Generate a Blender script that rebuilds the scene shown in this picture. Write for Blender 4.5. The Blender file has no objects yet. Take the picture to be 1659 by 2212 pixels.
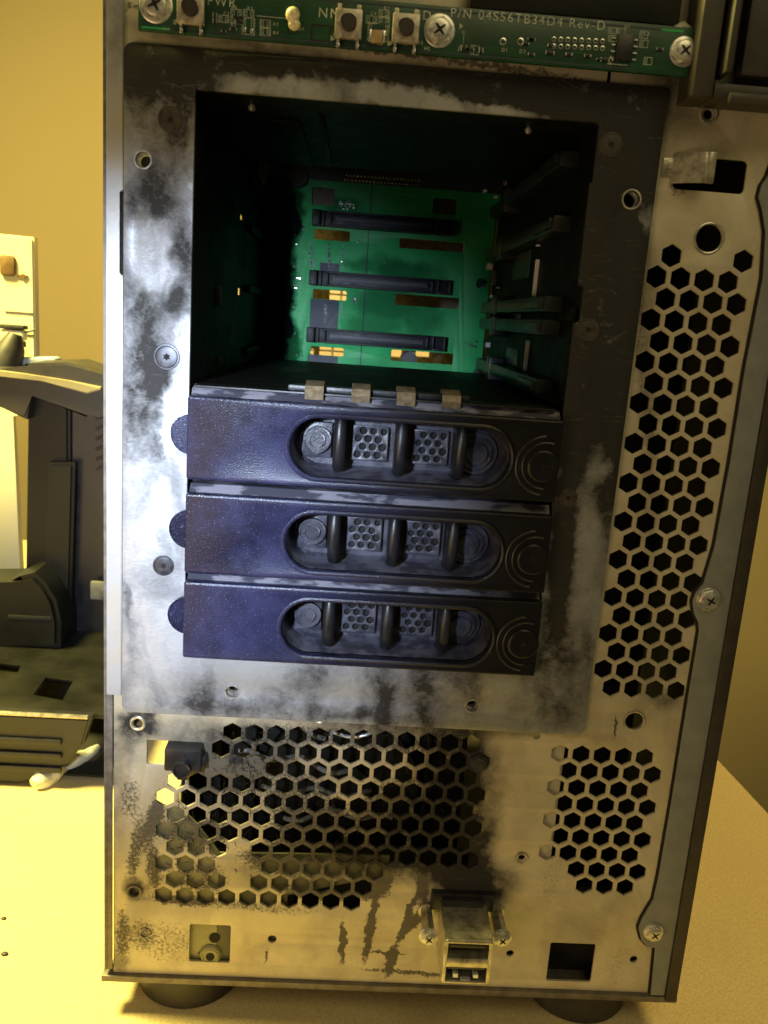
import bpy, bmesh, math, random
from mathutils import Vector, Matrix
random.seed(7)
S = bpy.context.scene
MM = 0.001
# ------------------------------------------------------------------ camera
PITCH, YAW, ROLL = 0.221924, 0.0446389, 0.0721466
CAM = Vector((76.74, -270.83, 240.49))          # millimetres
F = 1854.0; CX, CY = 829.5, 1106.0              # focal length and centre in survey units
cyw, syw = math.cos(YAW), math.sin(YAW); cp, sp = math.cos(PITCH), math.sin(PITCH)
FW = Vector((syw*cp, cyw*cp, -sp)); rt0 = Vector((cyw, -syw, 0)); up0 = rt0.cross(FW)
RT = rt0*math.cos(ROLL) + up0*math.sin(ROLL); UP = -rt0*math.sin(ROLL) + up0*math.cos(ROLL)
cam_d = bpy.data.cameras.new('camera'); cam = bpy.data.objects.new('camera', cam_d)
S.collection.objects.link(cam); S.camera = cam
m = Matrix((RT, UP, -FW)).transposed().to_4x4(); m.translation = CAM*MM
cam.matrix_world = m
cam_d.sensor_fit = 'VERTICAL'; cam_d.sensor_height = 4.8; cam_d.lens = 4.8*F/2212.0
cam_d.clip_start = 0.01; cam_d.clip_end = 20
cam_d.dof.use_dof = True; cam_d.dof.focus_distance = 0.32; cam_d.dof.aperture_fstop = 3.2
# ------------------------------------------------------------------ light
W = bpy.data.worlds.new('World'); S.world = W; W.use_nodes = True
bg = W.node_tree.nodes['Background']; bg.inputs[0].default_value = (1.0, 0.86, 0.45, 1); bg.inputs[1].default_value = 0.065
def aim(o, loc, tgt):
    o.location = Vector(loc)*MM
    o.rotation_euler = (Vector(tgt)-Vector(loc)).to_track_quat('-Z', 'Y').to_euler()
def lamp(name, kind, loc, tgt, energy, col, **kw):
    l = bpy.data.lights.new(name, kind); l.energy = energy; l.color = col
    for k, v in kw.items(): setattr(l, k, v)
    o = bpy.data.objects.new(name, l); S.collection.objects.link(o); aim(o, loc, tgt); return o
lamp('torch_beam', 'SPOT', (3, -274, 247), (12, 0, 176), 8.8, (0.68, 0.81, 1.0), spot_size=math.radians(46), spot_blend=1.0, shadow_soft_size=0.006)
lamp('room_lamp', 'AREA', (-420, 120, 800), (-60, 60, 0), 36.0, (1.0, 0.86, 0.24), shape='DISK', size=0.22)
lamp('front_fill', 'AREA', (-250, -400, 60), (60, 0, 30), 0.8, (1.0, 0.68, 0.34), shape='DISK', size=0.3)  # added low fill at the left front, not a real fixture
lamp('front_fill', 'AREA', (330, -620, 900), (150, 0, 200), 1.9, (1.0, 0.84, 0.42), shape='DISK', size=0.6)  # added fill from above the front, lifts the dim upper right
lamp('table_fill', 'AREA', (620, 420, 760), (330, 60, -15), 4.6, (1.0, 0.70, 0.19), shape='DISK', size=0.3)  # added fill that warms the table right of the tower
lamp('rear_wall_fill', 'SPOT', (70, 600, 330), (60, 900, 190), 7.5, (1.0, 0.80, 0.42), spot_size=math.radians(70), spot_blend=0.6, shadow_soft_size=0.03)  # added unseen spot, brightens the wall seen through the rear openings
S.view_settings.view_transform = 'Standard'; S.view_settings.look = 'None'
S.view_settings.exposure = 0.0; S.view_settings.gamma = 1.0
S.render.engine = "CYCLES"
# ------------------------------------------------------------------ survey helpers (front of the tower is the plane y = 0)
def ray(px, py): return FW*F + RT*(px-CX) - UP*(py-CY)
def U(px, py, Y=0.0):
    d = ray(px, py); t = (Y-CAM.y)/d.y; return CAM + d*t
def UZ(px, py, Z):
    d = ray(px, py); t = (Z-CAM.z)/d.z; return CAM + d*t
def U2(px, py, Y=0.0):
    p = U(px, py, Y); return (p.x, p.z)
# ------------------------------------------------------------------ node helper
class NT:
    def __init__(s, name):
        s.m = bpy.data.materials.new(name); s.m.use_nodes = True; s.t = s.m.node_tree; s.N = s.t.nodes; s.L = s.t.links
        s.b = s.N['Principled BSDF']; s._p = None
    def set(s, sock, v):
        if hasattr(v, 'is_output') or isinstance(v, bpy.types.NodeSocket): s.L.new(v, sock)
        elif isinstance(v, (tuple, list)) and len(v) == 3 and sock.type == 'RGBA': sock.default_value = (*v, 1)
        else: sock.default_value = v
    def P(s):
        if s._p is None: s._p = s.N.new('ShaderNodeNewGeometry').outputs['Position']
        return s._p
    def math(s, op, a, b=0.0, c=0.0, clamp=False):
        n = s.N.new('ShaderNodeMath'); n.operation = op; n.use_clamp = clamp
        s.set(n.inputs[0], a); s.set(n.inputs[1], b); s.set(n.inputs[2], c); return n.outputs[0]
    def vmath(s, op, a, b=(0, 0, 0)):
        n = s.N.new('ShaderNodeVectorMath'); n.operation = op; s.set(n.inputs[0], a)
        if op == 'SCALE': s.set(n.inputs['Scale'], b)
        else: s.set(n.inputs[1], b)
        return n.outputs[0]
    def mapping(s, v, loc=(0, 0, 0), rot=(0, 0, 0), sc=(1, 1, 1), kind='POINT'):
        n = s.N.new('ShaderNodeMapping'); n.vector_type = kind; s.L.new(v, n.inputs[0])
        n.inputs[1].default_value = loc; n.inputs[2].default_value = rot; n.inputs[3].default_value = sc; return n.outputs[0]
    def noise(s, v, scale, detail=3, rough=0.55, dist=0.0, col=False):
        n = s.N.new('ShaderNodeTexNoise'); s.L.new(v, n.inputs['Vector']); n.inputs['Scale'].default_value = scale
        n.inputs['Detail'].default_value = detail; n.inputs['Roughness'].default_value = rough; n.inputs['Distortion'].default_value = dist
        return n.outputs['Color' if col else 'Fac']
    def voro(s, v, scale, feat='F1'):
        n = s.N.new('ShaderNodeTexVoronoi'); n.feature = feat; s.L.new(v, n.inputs['Vector']); n.inputs['Scale'].default_value = scale
        return n.outputs['Distance']
    def ss(s, v, a, b, lo=0.0, hi=1.0):
        n = s.N.new('ShaderNodeMapRange'); n.interpolation_type = 'SMOOTHSTEP'; s.set(n.inputs[0], v)
        n.inputs[1].default_value = a; n.inputs[2].default_value = b; n.inputs[3].default_value = lo; n.inputs[4].default_value = hi
        return n.outputs[0]
    def mix(s, f, a, b):
        n = s.N.new('ShaderNodeMix'); n.data_type = 'RGBA'; s.set(n.inputs[0], f); s.set(n.inputs[6], a); s.set(n.inputs[7], b)
        return n.outputs[2]
    def bump(s, h, strength, dist=0.0005):
        n = s.N.new('ShaderNodeBump'); n.inputs['Strength'].default_value = strength; n.inputs['Distance'].default_value = dist
        s.L.new(h, n.inputs['Height']); s.L.new(n.outputs[0], s.b.inputs['Normal'])
    def out(s, col=None, rough=None, metal=None, spec=None):
        if col is not None: s.set(s.b.inputs['Base Color'], col)
        if rough is not None: s.set(s.b.inputs['Roughness'], rough)
        if metal is not None: s.set(s.b.inputs['Metallic'], metal)
        if spec is not None: s.set(s.b.inputs['Specular IOR Level'], spec)
        return s.m
    def blobs(s, P, items, soft=1.0):
        # items: (px, py, rx, ry, rot degrees, strength, edge) ellipses on the front plane, in survey points and mm
        acc = None
        for (px, py, rx, ry, rot, st, ed) in items:
            c = U(px, py)
            v = s.mapping(P, (c.x*MM, 0, c.z*MM), (0, math.radians(rot), 0), (rx*MM, 5, ry*MM), 'TEXTURE')
            g = s.N.new('ShaderNodeTexGradient'); g.gradient_type = 'SPHERICAL'; s.L.new(v, g.inputs[0])
            r = s.ss(g.outputs['Fac'], 0.0, min(1, ed*soft), 0.0, st)
            acc = r if acc is None else s.math('SUBTRACT', s.math('ADD', acc, r), s.math('MULTIPLY', acc, r))
        return acc
def simple(name, col, rough=0.5, metal=0.0, var=0.25, scale=120, bump=0.0, bscale=900, dust=0.0, spec=0.5):
    t = NT(name); P = t.P(); n = t.noise(P, scale, 5, 0.6)
    c = t.mix(t.ss(n, 0.3, 0.7), tuple(x*(1-var) for x in col), tuple(min(1, x*(1+var)) for x in col))
    if dust:
        d = t.ss(t.noise(P, scale*0.45, 7, 0.7), 0.5, 0.72, 0, dust); c = t.mix(d, c, (0.22, 0.19, 0.15))
    if bump: t.bump(t.noise(P, bscale, 2, 0.5), bump, 0.0003)
    return t.out(c, t.ss(n, 0.2, 0.8, rough*0.85, min(1, rough*1.2)), metal, spec)
M = {}
# ------------------------------------------------------------------ metal with soot, wipe marks and stains
def sooty(name, base, dark, clean=(), fine=(), rough=0.42, metal=0.55, mottle=1.0, tint=(0.5, 0.44, 0.34), speck=0.6, sootc=(0.02, 0.018, 0.018)):
    t = NT(name); P = t.P()
    w = t.noise(P, 55, 4, 0.6, col=True)
    wv = t.vmath('SCALE', t.vmath('SUBTRACT', w, (0.5, 0.5, 0.5)), 0.013)
    w2 = t.vmath('SCALE', t.vmath('SUBTRACT', t.noise(P, 320, 3, 0.6, col=True), (0.5, 0.5, 0.5)), 0.004)
    PW = t.vmath('ADD', t.vmath('ADD', P, wv), w2)
    a = t.blobs(PW, [(q[0], q[1], q[2]*1.25, q[3]*1.25, q[4], q[5], q[6]) for q in dark], 1.7)
    if clean: a = t.math('SUBTRACT', a, t.blobs(t.vmath('ADD', P, t.vmath('ADD', t.vmath('SCALE', wv, .35), w2)), clean, 1.6), clamp=True)
    # wiped swirls: noise stretched by a slowly turning direction
    sw = t.noise(t.mapping(t.vmath('ADD', P, t.vmath('SCALE', w, 0.014)), sc=(1, 1, 0.55)), 70, 5, 0.55, 0.4)
    br = t.noise(t.mapping(t.vmath('ADD', P, t.vmath('SCALE', w, 0.02)), rot=(0, 0.55, 0), sc=(0.25, 1, 1.6)), 900, 3, 0.7)
    mott = t.ss(sw, 0.28, 0.7)
    g = t.math('MULTIPLY_ADD', mott, -0.95*mottle, 0.8*mottle)
    g = t.math('ADD', t.math('MAXIMUM', g, 0.0), t.math('MULTIPLY_ADD', br, 0.7*mottle, -0.33*mottle))
    g = t.math('MAXIMUM', g, 0.0)
    sn = t.noise(P, 260, 6, 0.68)
    soot = t.math('MULTIPLY', a, t.ss(sn, 0.2, 0.62, 0.72, 1.12))
    soot = t.math('ADD', soot, t.math('MULTIPLY', g, 0.7), clamp=True)
    if fine:    # crisp speckled grime: ragged edges
        f = t.blobs(t.vmath('ADD', P, t.vmath('ADD', t.vmath('SCALE', wv, .12), w2)), [(q[0], q[1], q[2]*1.35, q[3]*1.2, q[4], min(1.15, q[5]*1.2), q[6]) for q in fine], 1.1); f = t.math('ADD', f, t.math('MULTIPLY_ADD', t.noise(P, 900, 5, 0.75), 2.2, -1.12))
        soot = t.math('MAXIMUM', soot, t.math('MULTIPLY', t.ss(f, 0.2, 0.8), 0.85))
    sp_ = t.ss(t.voro(P, 420), 0.09, 0.05, 0, 1)
    sp_ = t.math('MULTIPLY', sp_, t.ss(t.noise(P, 60, 3), 0.52, 0.62, 0, speck))
    soot = t.math('MAXIMUM', soot, sp_)
    scr = t.ss(t.noise(t.mapping(t.vmath('ADD', P, t.vmath('SCALE', w, 0.01)), rot=(0, -.9, 0), sc=(0.06, 1, 2.2)), 700, 2, .6), .62, .76, 0, .12)
    soot = t.math('MULTIPLY', soot, t.math('SUBTRACT', 1.0, scr))
    tn = t.mix(t.ss(t.noise(P, 34, 5, 0.6), 0.4, 0.7), base, tint)
    c = t.mix(soot, tn, sootc)
    h = t.math('ADD', t.math('MULTIPLY', br, 0.5), t.math('MULTIPLY', soot, 0.7)); t.bump(h, 0.3, 0.0003)
    return t.out(c, t.math('MULTIPLY_ADD', soot, 0.3, rough, True), t.math('MULTIPLY_ADD', soot, -metal*0.9, metal, True), 0.4)
plate_dark = [
 (900, 150, 120, 15, 4, 1.0, .35), (1300, 250, 40, 28, 4, 1.0, .4), (560, 150, 34, 14, 0, .95, .5), (700, 175, 60, 10, 4, 1, .3),
 (1330, 600, 22, 75, -8, .95, .4), (1290, 850, 24, 60, -8, .95, .4), (1225, 1180, 8, 50, -8, 1.0, .5), (1200, 1430, 20, 22, 0, .85, .5),
 (1215, 1330, 8, 26, -8, .9, .6), (290, 140, 12, 9, 0, .45, .5), (400, 250, 8, 12, 0, .7, .8), (365, 150, 24, 10, 0, .75, .5),
 (340, 390, 11, 15, 20, .8, .5), (300, 440, 8, 10, 30, .72, .5), (395, 540, 9, 14, 0, .62, .6), (330, 590, 5, 5, 0, .5, .6),
 (300, 700, 8, 22, -10, .62, .5), (340, 810, 13, 14, 40, .72, .5), (375, 640, 8, 8, 0, .7, .6), (300, 860, 8, 18, 0, .6, .6), (320, 960, 8, 11, 0, .6, .5),
 (430, 1490, 14, 11, 0, .62, .45), (600, 1490, 17, 8, 10, .5, .5), (480, 1528, 30, 4, 3, .4, .6), (830, 1490, 6, 22, -8, .82, .6), (925, 1480, 9, 26, -4, .86, .5),
 (780, 1545, 60, 4, 3, .6, .6), (700, 1450, 12, 6, 0, .6, .7), (1000, 1470, 8, 12, 0, .5, .7), (1210, 1540, 9, 13, 0, .7, .7),
 (290, 1180, 3.5, 14, 0, .55, .6), (275, 1300, 2.5, 26, 0, .5, .6)]
plate_clean = [
 (640, 197, 26, 4.6, 3, .95, .35), (880, 215, 36, 4.2, 6, .9, .35), (1080, 241, 22, 2.6, 8, .9, .4), (540, 192, 12, 2.8, -8, .8, .5),
 (1395, 470, 5, 16, -22, .5, .8), (1360, 560, 4, 12, 10, .35, .8), (1285, 1010, 8.5, 14, -6, .8, .8), (1265, 1130, 8, 24, -6, .85, .8), (1245, 1290, 6, 26, -4, .75, .8),
 (320, 520, 10, 7, -20, .8, .6), (345, 600, 12, 9, 0, .6, .6), (390, 900, 7, 16, 0, .9, .4), (330, 1150, 15, 32, 0, .8, .4)]
plate_dark = [(q if (q[0] > 470 or q[1] < 300) else (*q[:5], q[5]*.9, q[6])) for q in plate_dark]
plate_dark.append((330, 200, 24, 26, 0, .55, .9)); plate_dark.append((420, 150, 30, 12, 0, .8, .7))
plate_dark = [(q if q[1] < 1400 else (*q[:5], q[5]*.78, min(1, q[6]*1.4))) for q in plate_dark]
M['plate'] = sooty('sooty_steel_plate', (0.46, 0.47, 0.5), plate_dark, plate_clean, metal=0.5, mottle=1.0, tint=(0.36, 0.36, 0.38), speck=0.35)
panel_dark = [
 (1000, 1900, 20, 9, 0, .95, .5), (985, 1700, 16, 34, 0, 1.0, .5), (900, 1800, 24, 22, 0, .85, .5), (1010, 1820, 12, 16, 0, 1, .5), (740, 1860, 30, 12, 0, .75, .5), (560, 1600, 26, 8, 3, .7, .5), (500, 1650, 14, 12, 0, .8, .6), (820, 1580, 40, 6, 3, .7, .5), (270, 1600, 6, 12, 0, .6, .6), (960, 1860, 16, 8, 0, .8, .6), (1050, 1930, 13, 12, 0, .85, .6), (1000, 1950, 14, 7, 0, .9, .6),
 (560, 1660, 26, 9, 5, .62, .6), (420, 1600, 20, 9, 0, .6, .7), (300, 1560, 8, 8, 0, .85, .35), (800, 1850, 34, 12, 4, .72, .6), (950, 1780, 20, 22, 0, .8, .5),
 (620, 1900, 40, 9, 4, .4, .7), (1000, 1620, 14, 12, 0, .75, .5), (255, 1700, 4, 30, 0, .45, .7), (860, 1560, 90, 3.5, 3, .6, .7), (500, 1750, 22, 12, 0, .4, .7),
 (1400, 900, 4, 90, -9, .5, .8), (1400, 1450, 18, 26, 0, .32, .8), (1440, 1520, 9, 5, 0, .6, .7), (290, 1926, 5, 5, 0, .8, .4), (245, 2080, 5, 8, 0, .6, .5),
 (1250, 2000, 22, 18, 0, .22, .8), (700, 115, 110, 4, 4, .55, .8), (1450, 180, 12, 24, 0, .5, .6), (1440, 160, 30, 20, 0, .5, .6)]
panel_fine = [
 (330, 1770, 3.5, 16, 15, .8, .7), (290, 1840, 3, 18, 8, .62, .7), (275, 1730, 5, 12, 0, .5, .7), (330, 1880, 3.5, 14, -5, .7, .7), (262, 2030, 3.2, 16, 0, .62, .7),
 (740, 2040, 1.6, 11, -2, .95, .6), (800, 2010, 1.9, 17, 5, .95, .6), (845, 2080, 2.2, 9, 4, .9, .6), (880, 1990, 1.8, 14, 14, .95, .6), (910, 1900, 2.6, 16, -8, 1.0, .6),
 (905, 1985, 2.0, 10, 35, .95, .6), (840, 2062, 7, .7, 0, .9, .6), (805, 1905, 8, 10, 20, .8, .5), (860, 1840, 12, 6, 0, .9, .5), (575, 2072, .6, 4, 0, .7, .6), (880, 2105, 18, 1.2, 3, .6, .5),
 (450, 1690, 9, 7, 0, .8, .6), (470, 1640, 12, 8, 0, .8, .6), (560, 1640, 14, 8, 0, .85, .6), (420, 1800, 14, 9, 0, .75, .6), (430, 1900, 12, 8, 0, .6, .6), (640, 1720, 16, 12, 0, .6, .6), (700, 1800, 22, 12, 0, .8, .6), (620, 1860, 18, 9, 0, .8, .6), (700, 1930, 18, 6, 0, .8, .6), (900, 1760, 22, 16, 0, .9, .6), (980, 1680, 12, 18, 0, .9, .6), (760, 1600, 40, 5, 4, .65, .6), (400, 1950, 12, 3, 0, .6, .6), (520, 1690, 9, 6, 0, .9, .5), (600, 1610, 12, 5, 0, .5, .6),
 (1390, 700, 1.5, 60, -9, .45, .7), (1470, 400, 4, 4, 0, .4, .6), (1330, 1574, .7, 6, 0, .8, .6), (1330, 2090, 6, 24, 0, .25, .8), (1470, 1640, 1, 5, 0, .5, .6),
 (300, 2020, 5, 9, 0, .42, .7), (1190, 1900, 5, 20, 0, .25, .7), (760, 90, 90, 2.2, 4, .62, .6), (500, 1960, 40, 3, 3, .4, .7), (360, 2040, 14, 12, 0, .35, .7)]
M['panel'] = sooty('sooty_zinc_panel', (0.60, 0.54, 0.41), panel_dark, (), panel_fine, metal=0.25, mottle=0.4, tint=(0.52, 0.45, 0.32), rough=0.5)
M['strip'] = sooty('left_edge_steel', (0.46, 0.47, 0.5), [(250, 60, 5, 20, 0, .5, .6), (250, 1560, 8, 12, 0, .5, .7)], (), (), metal=0.4, mottle=0.15, speck=0.2)
M['flange'] = simple('grey_painted_flange', (0.21, 0.22, 0.22), 0.55, 0.1, 0.12, 90, 0.1, 2500, spec=.3)
M['black_edge'] = simple('dark_side_panel', (0.035, 0.03, 0.024), 0.5, 0, 0.2)
M['edge_steel'] = simple('dull_edge_steel', (0.16, 0.14, 0.12), 0.5, 0.4, 0.3, 200)
M['cage'] = simple('soot_black_cage_steel', (0.005, 0.005, 0.005), 0.55, 0.0, 0.5, 140, 0.3, 500, dust=0.02, spec=.16)
M['rail'] = simple('sooty_rail_plastic', (0.018, 0.022, 0.021), 0.34, 0, 0.3, 200, spec=.45)
M['black_plastic'] = simple('black_plastic', (0.014, 0.014, 0.017), 0.36, 0, 0.3, 200, 0.15, 1800)
M['dark_plastic'] = simple('dusty_black_plastic', (0.006, 0.006, 0.005), 0.42, 0, 0.35, 40, 0.1, 1200, dust=0.035, spec=.3)
M['tan_clip'] = simple('tarnished_spring_steel', (0.20, 0.155, 0.095), 0.5, 0.3, 0.4, 500, 0.3, 1500)
M['bright_metal'] = simple('bright_bare_metal', (0.75, 0.76, 0.76), 0.32, 0.5, 0.15, 400)
M['slot_green'] = simple('green_sheen_steel', (0.06, 0.09, 0.08), 0.35, 0.5, 0.6, 120)
M['glint_white'] = simple('painted_glint_white', (0.9, 0.91, 0.92), 0.3, 0.0, 0.1, 400)
M['olive_dark'] = simple('dark_inner_sheet', (0.085, 0.08, 0.045), 0.6, 0.1, 0.35, 60)
M['shroud'] = simple('sooty_shroud_plastic', (0.008, 0.008, 0.007), 0.6, 0, 0.4, 200, spec=.15)
M['dull_metal'] = simple('tarnished_usb_steel', (0.48, 0.44, 0.36), 0.3, 0.7, 0.35, 260, 0.2, 1400)
M['screw'] = simple('zinc_screw', (0.62, 0.6, 0.56), 0.34, 0.75, 0.25, 600)
M['screw_black'] = simple('black_screw', (0.06, 0.06, 0.07), 0.4, 0.5, 0.3, 600)
M['screw_sooty'] = simple('soot_covered_screw', (0.05, 0.042, 0.036), 0.55, 0.2, 0.3, 600)
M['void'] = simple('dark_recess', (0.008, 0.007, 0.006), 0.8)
M['inner_olive'] = simple('inner_zinc_sheet', (0.22, 0.21, 0.12), 0.5, 0.3, 0.35, 60, dust=.2)
M['silk'] = simple('white_silkscreen', (0.42, 0.46, 0.38), 0.6, 0, 0.3, 600)
M['button_metal'] = simple('button_housing_steel', (0.5, 0.44, 0.36), 0.4, 0.5, 0.35, 500)
M['rust_brown'] = simple('brown_button_cap', (0.03, 0.02, 0.018), 0.5)
M['solder'] = simple('solder', (0.7, 0.7, 0.66), 0.25, 0.8, 0.2, 700)
M['ceramic'] = simple('tan_ceramic', (0.45, 0.30, 0.14), 0.45)
M['cream'] = simple('led_lens', (0.75, 0.66, 0.42), 0.2, 0, 0.2, 400)
M['pad'] = simple('brown_copper_pad', (0.045, 0.032, 0.014), 0.4, 0.3, 0.5, 300)
M['cable'] = simple('grey_cable', (0.12, 0.12, 0.12), 0.35)
M['connector'] = simple('connector_plastic', (0.005, 0.005, 0.009), 0.45, 0, 0.3, 300, spec=.3)
M['paper'] = simple('white_tissue', (0.8, 0.77, 0.66), 0.8, 0, 0.06, 120, 0.4, 300)
M['white_case'] = simple('cream_painted_case', (0.80, 0.74, 0.52), 0.5, 0, 0.05, 20)
M['tan_rim'] = simple('dusty_tan_rim', (0.30, 0.25, 0.14), 0.6, 0, 0.2, 60)
M['brown'] = simple('brown_button', (0.16, 0.09, 0.03), 0.5)
M['bluewhite'] = simple('pale_blue_cloth', (0.35, 0.40, 0.5), 0.8)
# wall and table
t = NT('yellow_wall_paint'); P = t.P(); t.bump(t.noise(P, 300, 4), 0.1)
M['wall'] = t.out(t.mix(t.noise(P, 3, 4), (0.27, 0.205, 0.12), (0.30, 0.225, 0.13)), 0.8)
t = NT('speckled_laminate'); P = t.P()
c = t.mix(t.ss(t.noise(P, 1150, 3, 0.7), 0.34, 0.64), (0.55, 0.435, 0.22), (0.70, 0.575, 0.33))
c = t.mix(t.ss(t.noise(P, 1500, 2, 0.6), 0.62, 0.72, 0, .5), c, (0.3, 0.2, 0.1))
c = t.mix(t.ss(t.noise(P, 12, 3), 0.35, 0.7, 0, .25), c, (0.5, 0.4, 0.24)); t.bump(t.noise(P, 1800, 2), 0.02)
M['table'] = t.out(c, 0.6, 0, 0.3)
M['floor'] = simple('dark_floor', (0.10, 0.075, 0.04), 0.8)
# carrier plastic
t = NT('pebbled_blue_black_plastic'); P = t.P()
n = t.noise(P, 2400, 1, 0.5); sm = t.noise(P, 45, 5, 0.6)
c = t.mix(t.ss(sm, 0.35, 0.7), (0.008, 0.009, 0.026), (0.027, 0.029, 0.085))
c = t.mix(t.ss(t.noise(P, 1600, 2), 0.6, 0.72, 0, .55), c, (0.14, 0.14, 0.26))  # pale specks paint the torch sparkle into the colour
torch_fade_x = t.ss(t.math('ADD', t.N.new('ShaderNodeSeparateXYZ').outputs[0], 0), 0, 1)
sep = [x for x in t.N if x.type == 'SEPXYZ'][0]; t.L.new(P, sep.inputs[0])
sx_ = t.math('ADD', sep.outputs[0], t.math('MULTIPLY_ADD', sm, 0.05, -0.025))
c = t.mix(t.ss(sx_, 0.045, 0.115, 0, .95), c, (0.010, 0.009, 0.011)); t.bump(n, 0.55, 0.00015)  # blue base fades to black rightwards, painting the torch falloff
M['carrier'] = t.out(c, t.ss(sm, 0.3, 0.7, 0.26, 0.36), 0, 0.3)
t = NT('dusty_carrier_ledge'); P = t.P(); sm = t.noise(t.mapping(P, sc=(.35, 1, 1)), 130, 5, 0.6)
M['ledge'] = t.out(t.mix(t.ss(sm, 0.46, 0.53), (0.05, 0.05, 0.07), (0.22, 0.21, 0.25)), 0.5)
t = NT('grey_recess_plastic'); P = t.P(); sm = t.noise(P, 160, 5, 0.6); t.bump(t.noise(P, 1200, 2), .2)
M['recess'] = t.out(t.mix(t.ss(sm, 0.4, 0.62), (0.03, 0.03, 0.045), (0.085, 0.082, 0.11)), 0.36)
# ------------------------------------------------------------------ object helpers
def link(o): S.collection.objects.link(o); return o
def props(o, label=None, cat=None, group=None, kind=None):
    for k, v in (('label', label), ('category', cat), ('group', group), ('kind', kind)):
        if v: o[k] = v
    return o
def thing(name, label, cat, loc=(0, 0, 0), group=None):
    o = link(bpy.data.objects.new(name, None)); o.location = Vector(loc)*MM; o.empty_display_size = .02
    return props(o, label, cat, group)
class MB:
    def __init__(s): s.b = bmesh.new(); s.mi = 0
    def tag(s, vs):
        fs = set(f for v in vs for f in v.link_faces)
        for f in fs: f.material_index = s.mi
        return fs
    def box(s, x0, x1, y0, y1, z0, z1, bev=0.0, seg=2, rot=None, piv=None):
        r = bmesh.ops.create_cube(s.b, size=1)['verts']
        for v in r: v.co = Vector(((x0+x1)/2+v.co.x*(x1-x0), (y0+y1)/2+v.co.y*(y1-y0), (z0+z1)/2+v.co.z*(z1-z0)))
        fs = s.tag(r)
        if rot is not None:
            pv = Vector(piv) if piv else Vector(((x0+x1)/2, (y0+y1)/2, (z0+z1)/2))
            for v in r: v.co = pv + rot @ (v.co-pv)
        if bev:
            es = list(set(e for v in r for e in v.link_edges))
            res = bmesh.ops.bevel(s.b, geom=es, offset=bev, segments=seg, affect='EDGES', profile=.6)
            for f in res['faces']: f.material_index = s.mi
        return s
    def cyl(s, c, r, y0, y1, n=28, axis='Y', r2=None, bev=0):
        v = bmesh.ops.create_cone(s.b, cap_ends=True, segments=n, radius1=r, radius2=r if r2 is None else r2, depth=1)['verts']
        for q in v:
            x, y, z = q.co; h = y0 + (z+.5)*(y1-y0)
            if axis == 'Y': q.co = Vector((c[0]+x, h, c[1]+y))
            elif axis == 'Z': q.co = Vector((c[0]+x, c[1]+y, h))
            else: q.co = Vector((h, c[0]+x, c[1]+y))
        s.tag(v)
        if bev:
            es = [e for e in set(e for q in v for e in q.link_edges) if len(e.link_faces) == 2 and any(len(f.verts) > 4 for f in e.link_faces)]
            res = bmesh.ops.bevel(s.b, geom=es, offset=bev, segments=2, affect='EDGES')
            for f in res['faces']: f.material_index = s.mi
        return s
    def prism(s, pts, y0, y1, bev=0.0):
        a = [s.b.verts.new((x, y0, z)) for x, z in pts]; b = [s.b.verts.new((x, y1, z)) for x, z in pts]
        n = len(pts); fs = [s.b.faces.new(a), s.b.faces.new(b[::-1])]
        for i in range(n): fs.append(s.b.faces.new((a[i], b[i], b[(i+1) % n], a[(i+1) % n])))
        for f in fs: f.material_index = s.mi
        if bev:
            es = [e for e in fs[0].edges]
            res = bmesh.ops.bevel(s.b, geom=es, offset=bev, segments=2, affect='EDGES')
            for f in res['faces']: f.material_index = s.mi
        return s
    def tube(s, path, r, n=10, closed=False):
        rings = []; N = len(path)
        for i, p in enumerate(path):
            p = Vector(p); a = Vector(path[(i-1) % N] if (closed or i) else path[0]); b = Vector(path[(i+1) % N] if (closed or i < N-1) else path[-1])
            d = (b-a).normalized(); u = d.cross(Vector((0, 1, 0)));
            if u.length < .05: u = d.cross(Vector((0, 0, 1)))
            u.normalize(); w = d.cross(u); rr = r[i] if isinstance(r, (list, tuple)) else r
            rings.append([s.b.verts.new(p + (u*math.cos(2*math.pi*k/n)+w*math.sin(2*math.pi*k/n))*rr) for k in range(n)])
        for i in range(N if closed else N-1):
            A, B = rings[i], rings[(i+1) % N]
            for k in range(n):
                f = s.b.faces.new((A[k], A[(k+1) % n], B[(k+1) % n], B[k])); f.material_index = s.mi
        if not closed:
            for R_ in (rings[0][::-1], rings[-1]): s.b.faces.new(R_).material_index = s.mi
        return s
    def loft(s, loops, cap=True):
        rs = [[s.b.verts.new(p) for p in l] for l in loops]
        for A, B in zip(rs, rs[1:]):
            n = len(A)
            for k in range(n): s.b.faces.new((A[k], A[(k+1) % n], B[(k+1) % n], B[k])).material_index = s.mi
        if cap: s.b.faces.new(rs[-1]).material_index = s.mi
        return s
    def obj(s, name, mats, parent=None, smooth=35):
        bmesh.ops.recalc_face_normals(s.b, faces=s.b.faces[:])
        me = bpy.data.meshes.new(name); 
        for v in s.b.verts: v.co *= MM
        s.b.to_mesh(me); s.b.free()
        return finish(name, me, mats, parent, smooth)
def finish(name, me, mats, parent, smooth=35):
    for mm_ in (mats if isinstance(mats, (list, tuple)) else [mats]): me.materials.append(M[mm_])
    if smooth:
        me.polygons.foreach_set('use_smooth', [True]*len(me.polygons)); me.set_sharp_from_angle(angle=math.radians(smooth))
    o = link(bpy.data.objects.new(name, me))
    if parent is not None:
        o.parent = parent
        if parent.parent is None and not parent.get('local'): o.location = -parent.location
    return o
def circ(c, r, n=24, a0=0): return [(c[0]+r*math.cos(a0+2*math.pi*k/n), c[1]+r*math.sin(a0+2*math.pi*k/n)) for k in range(n)]
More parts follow.
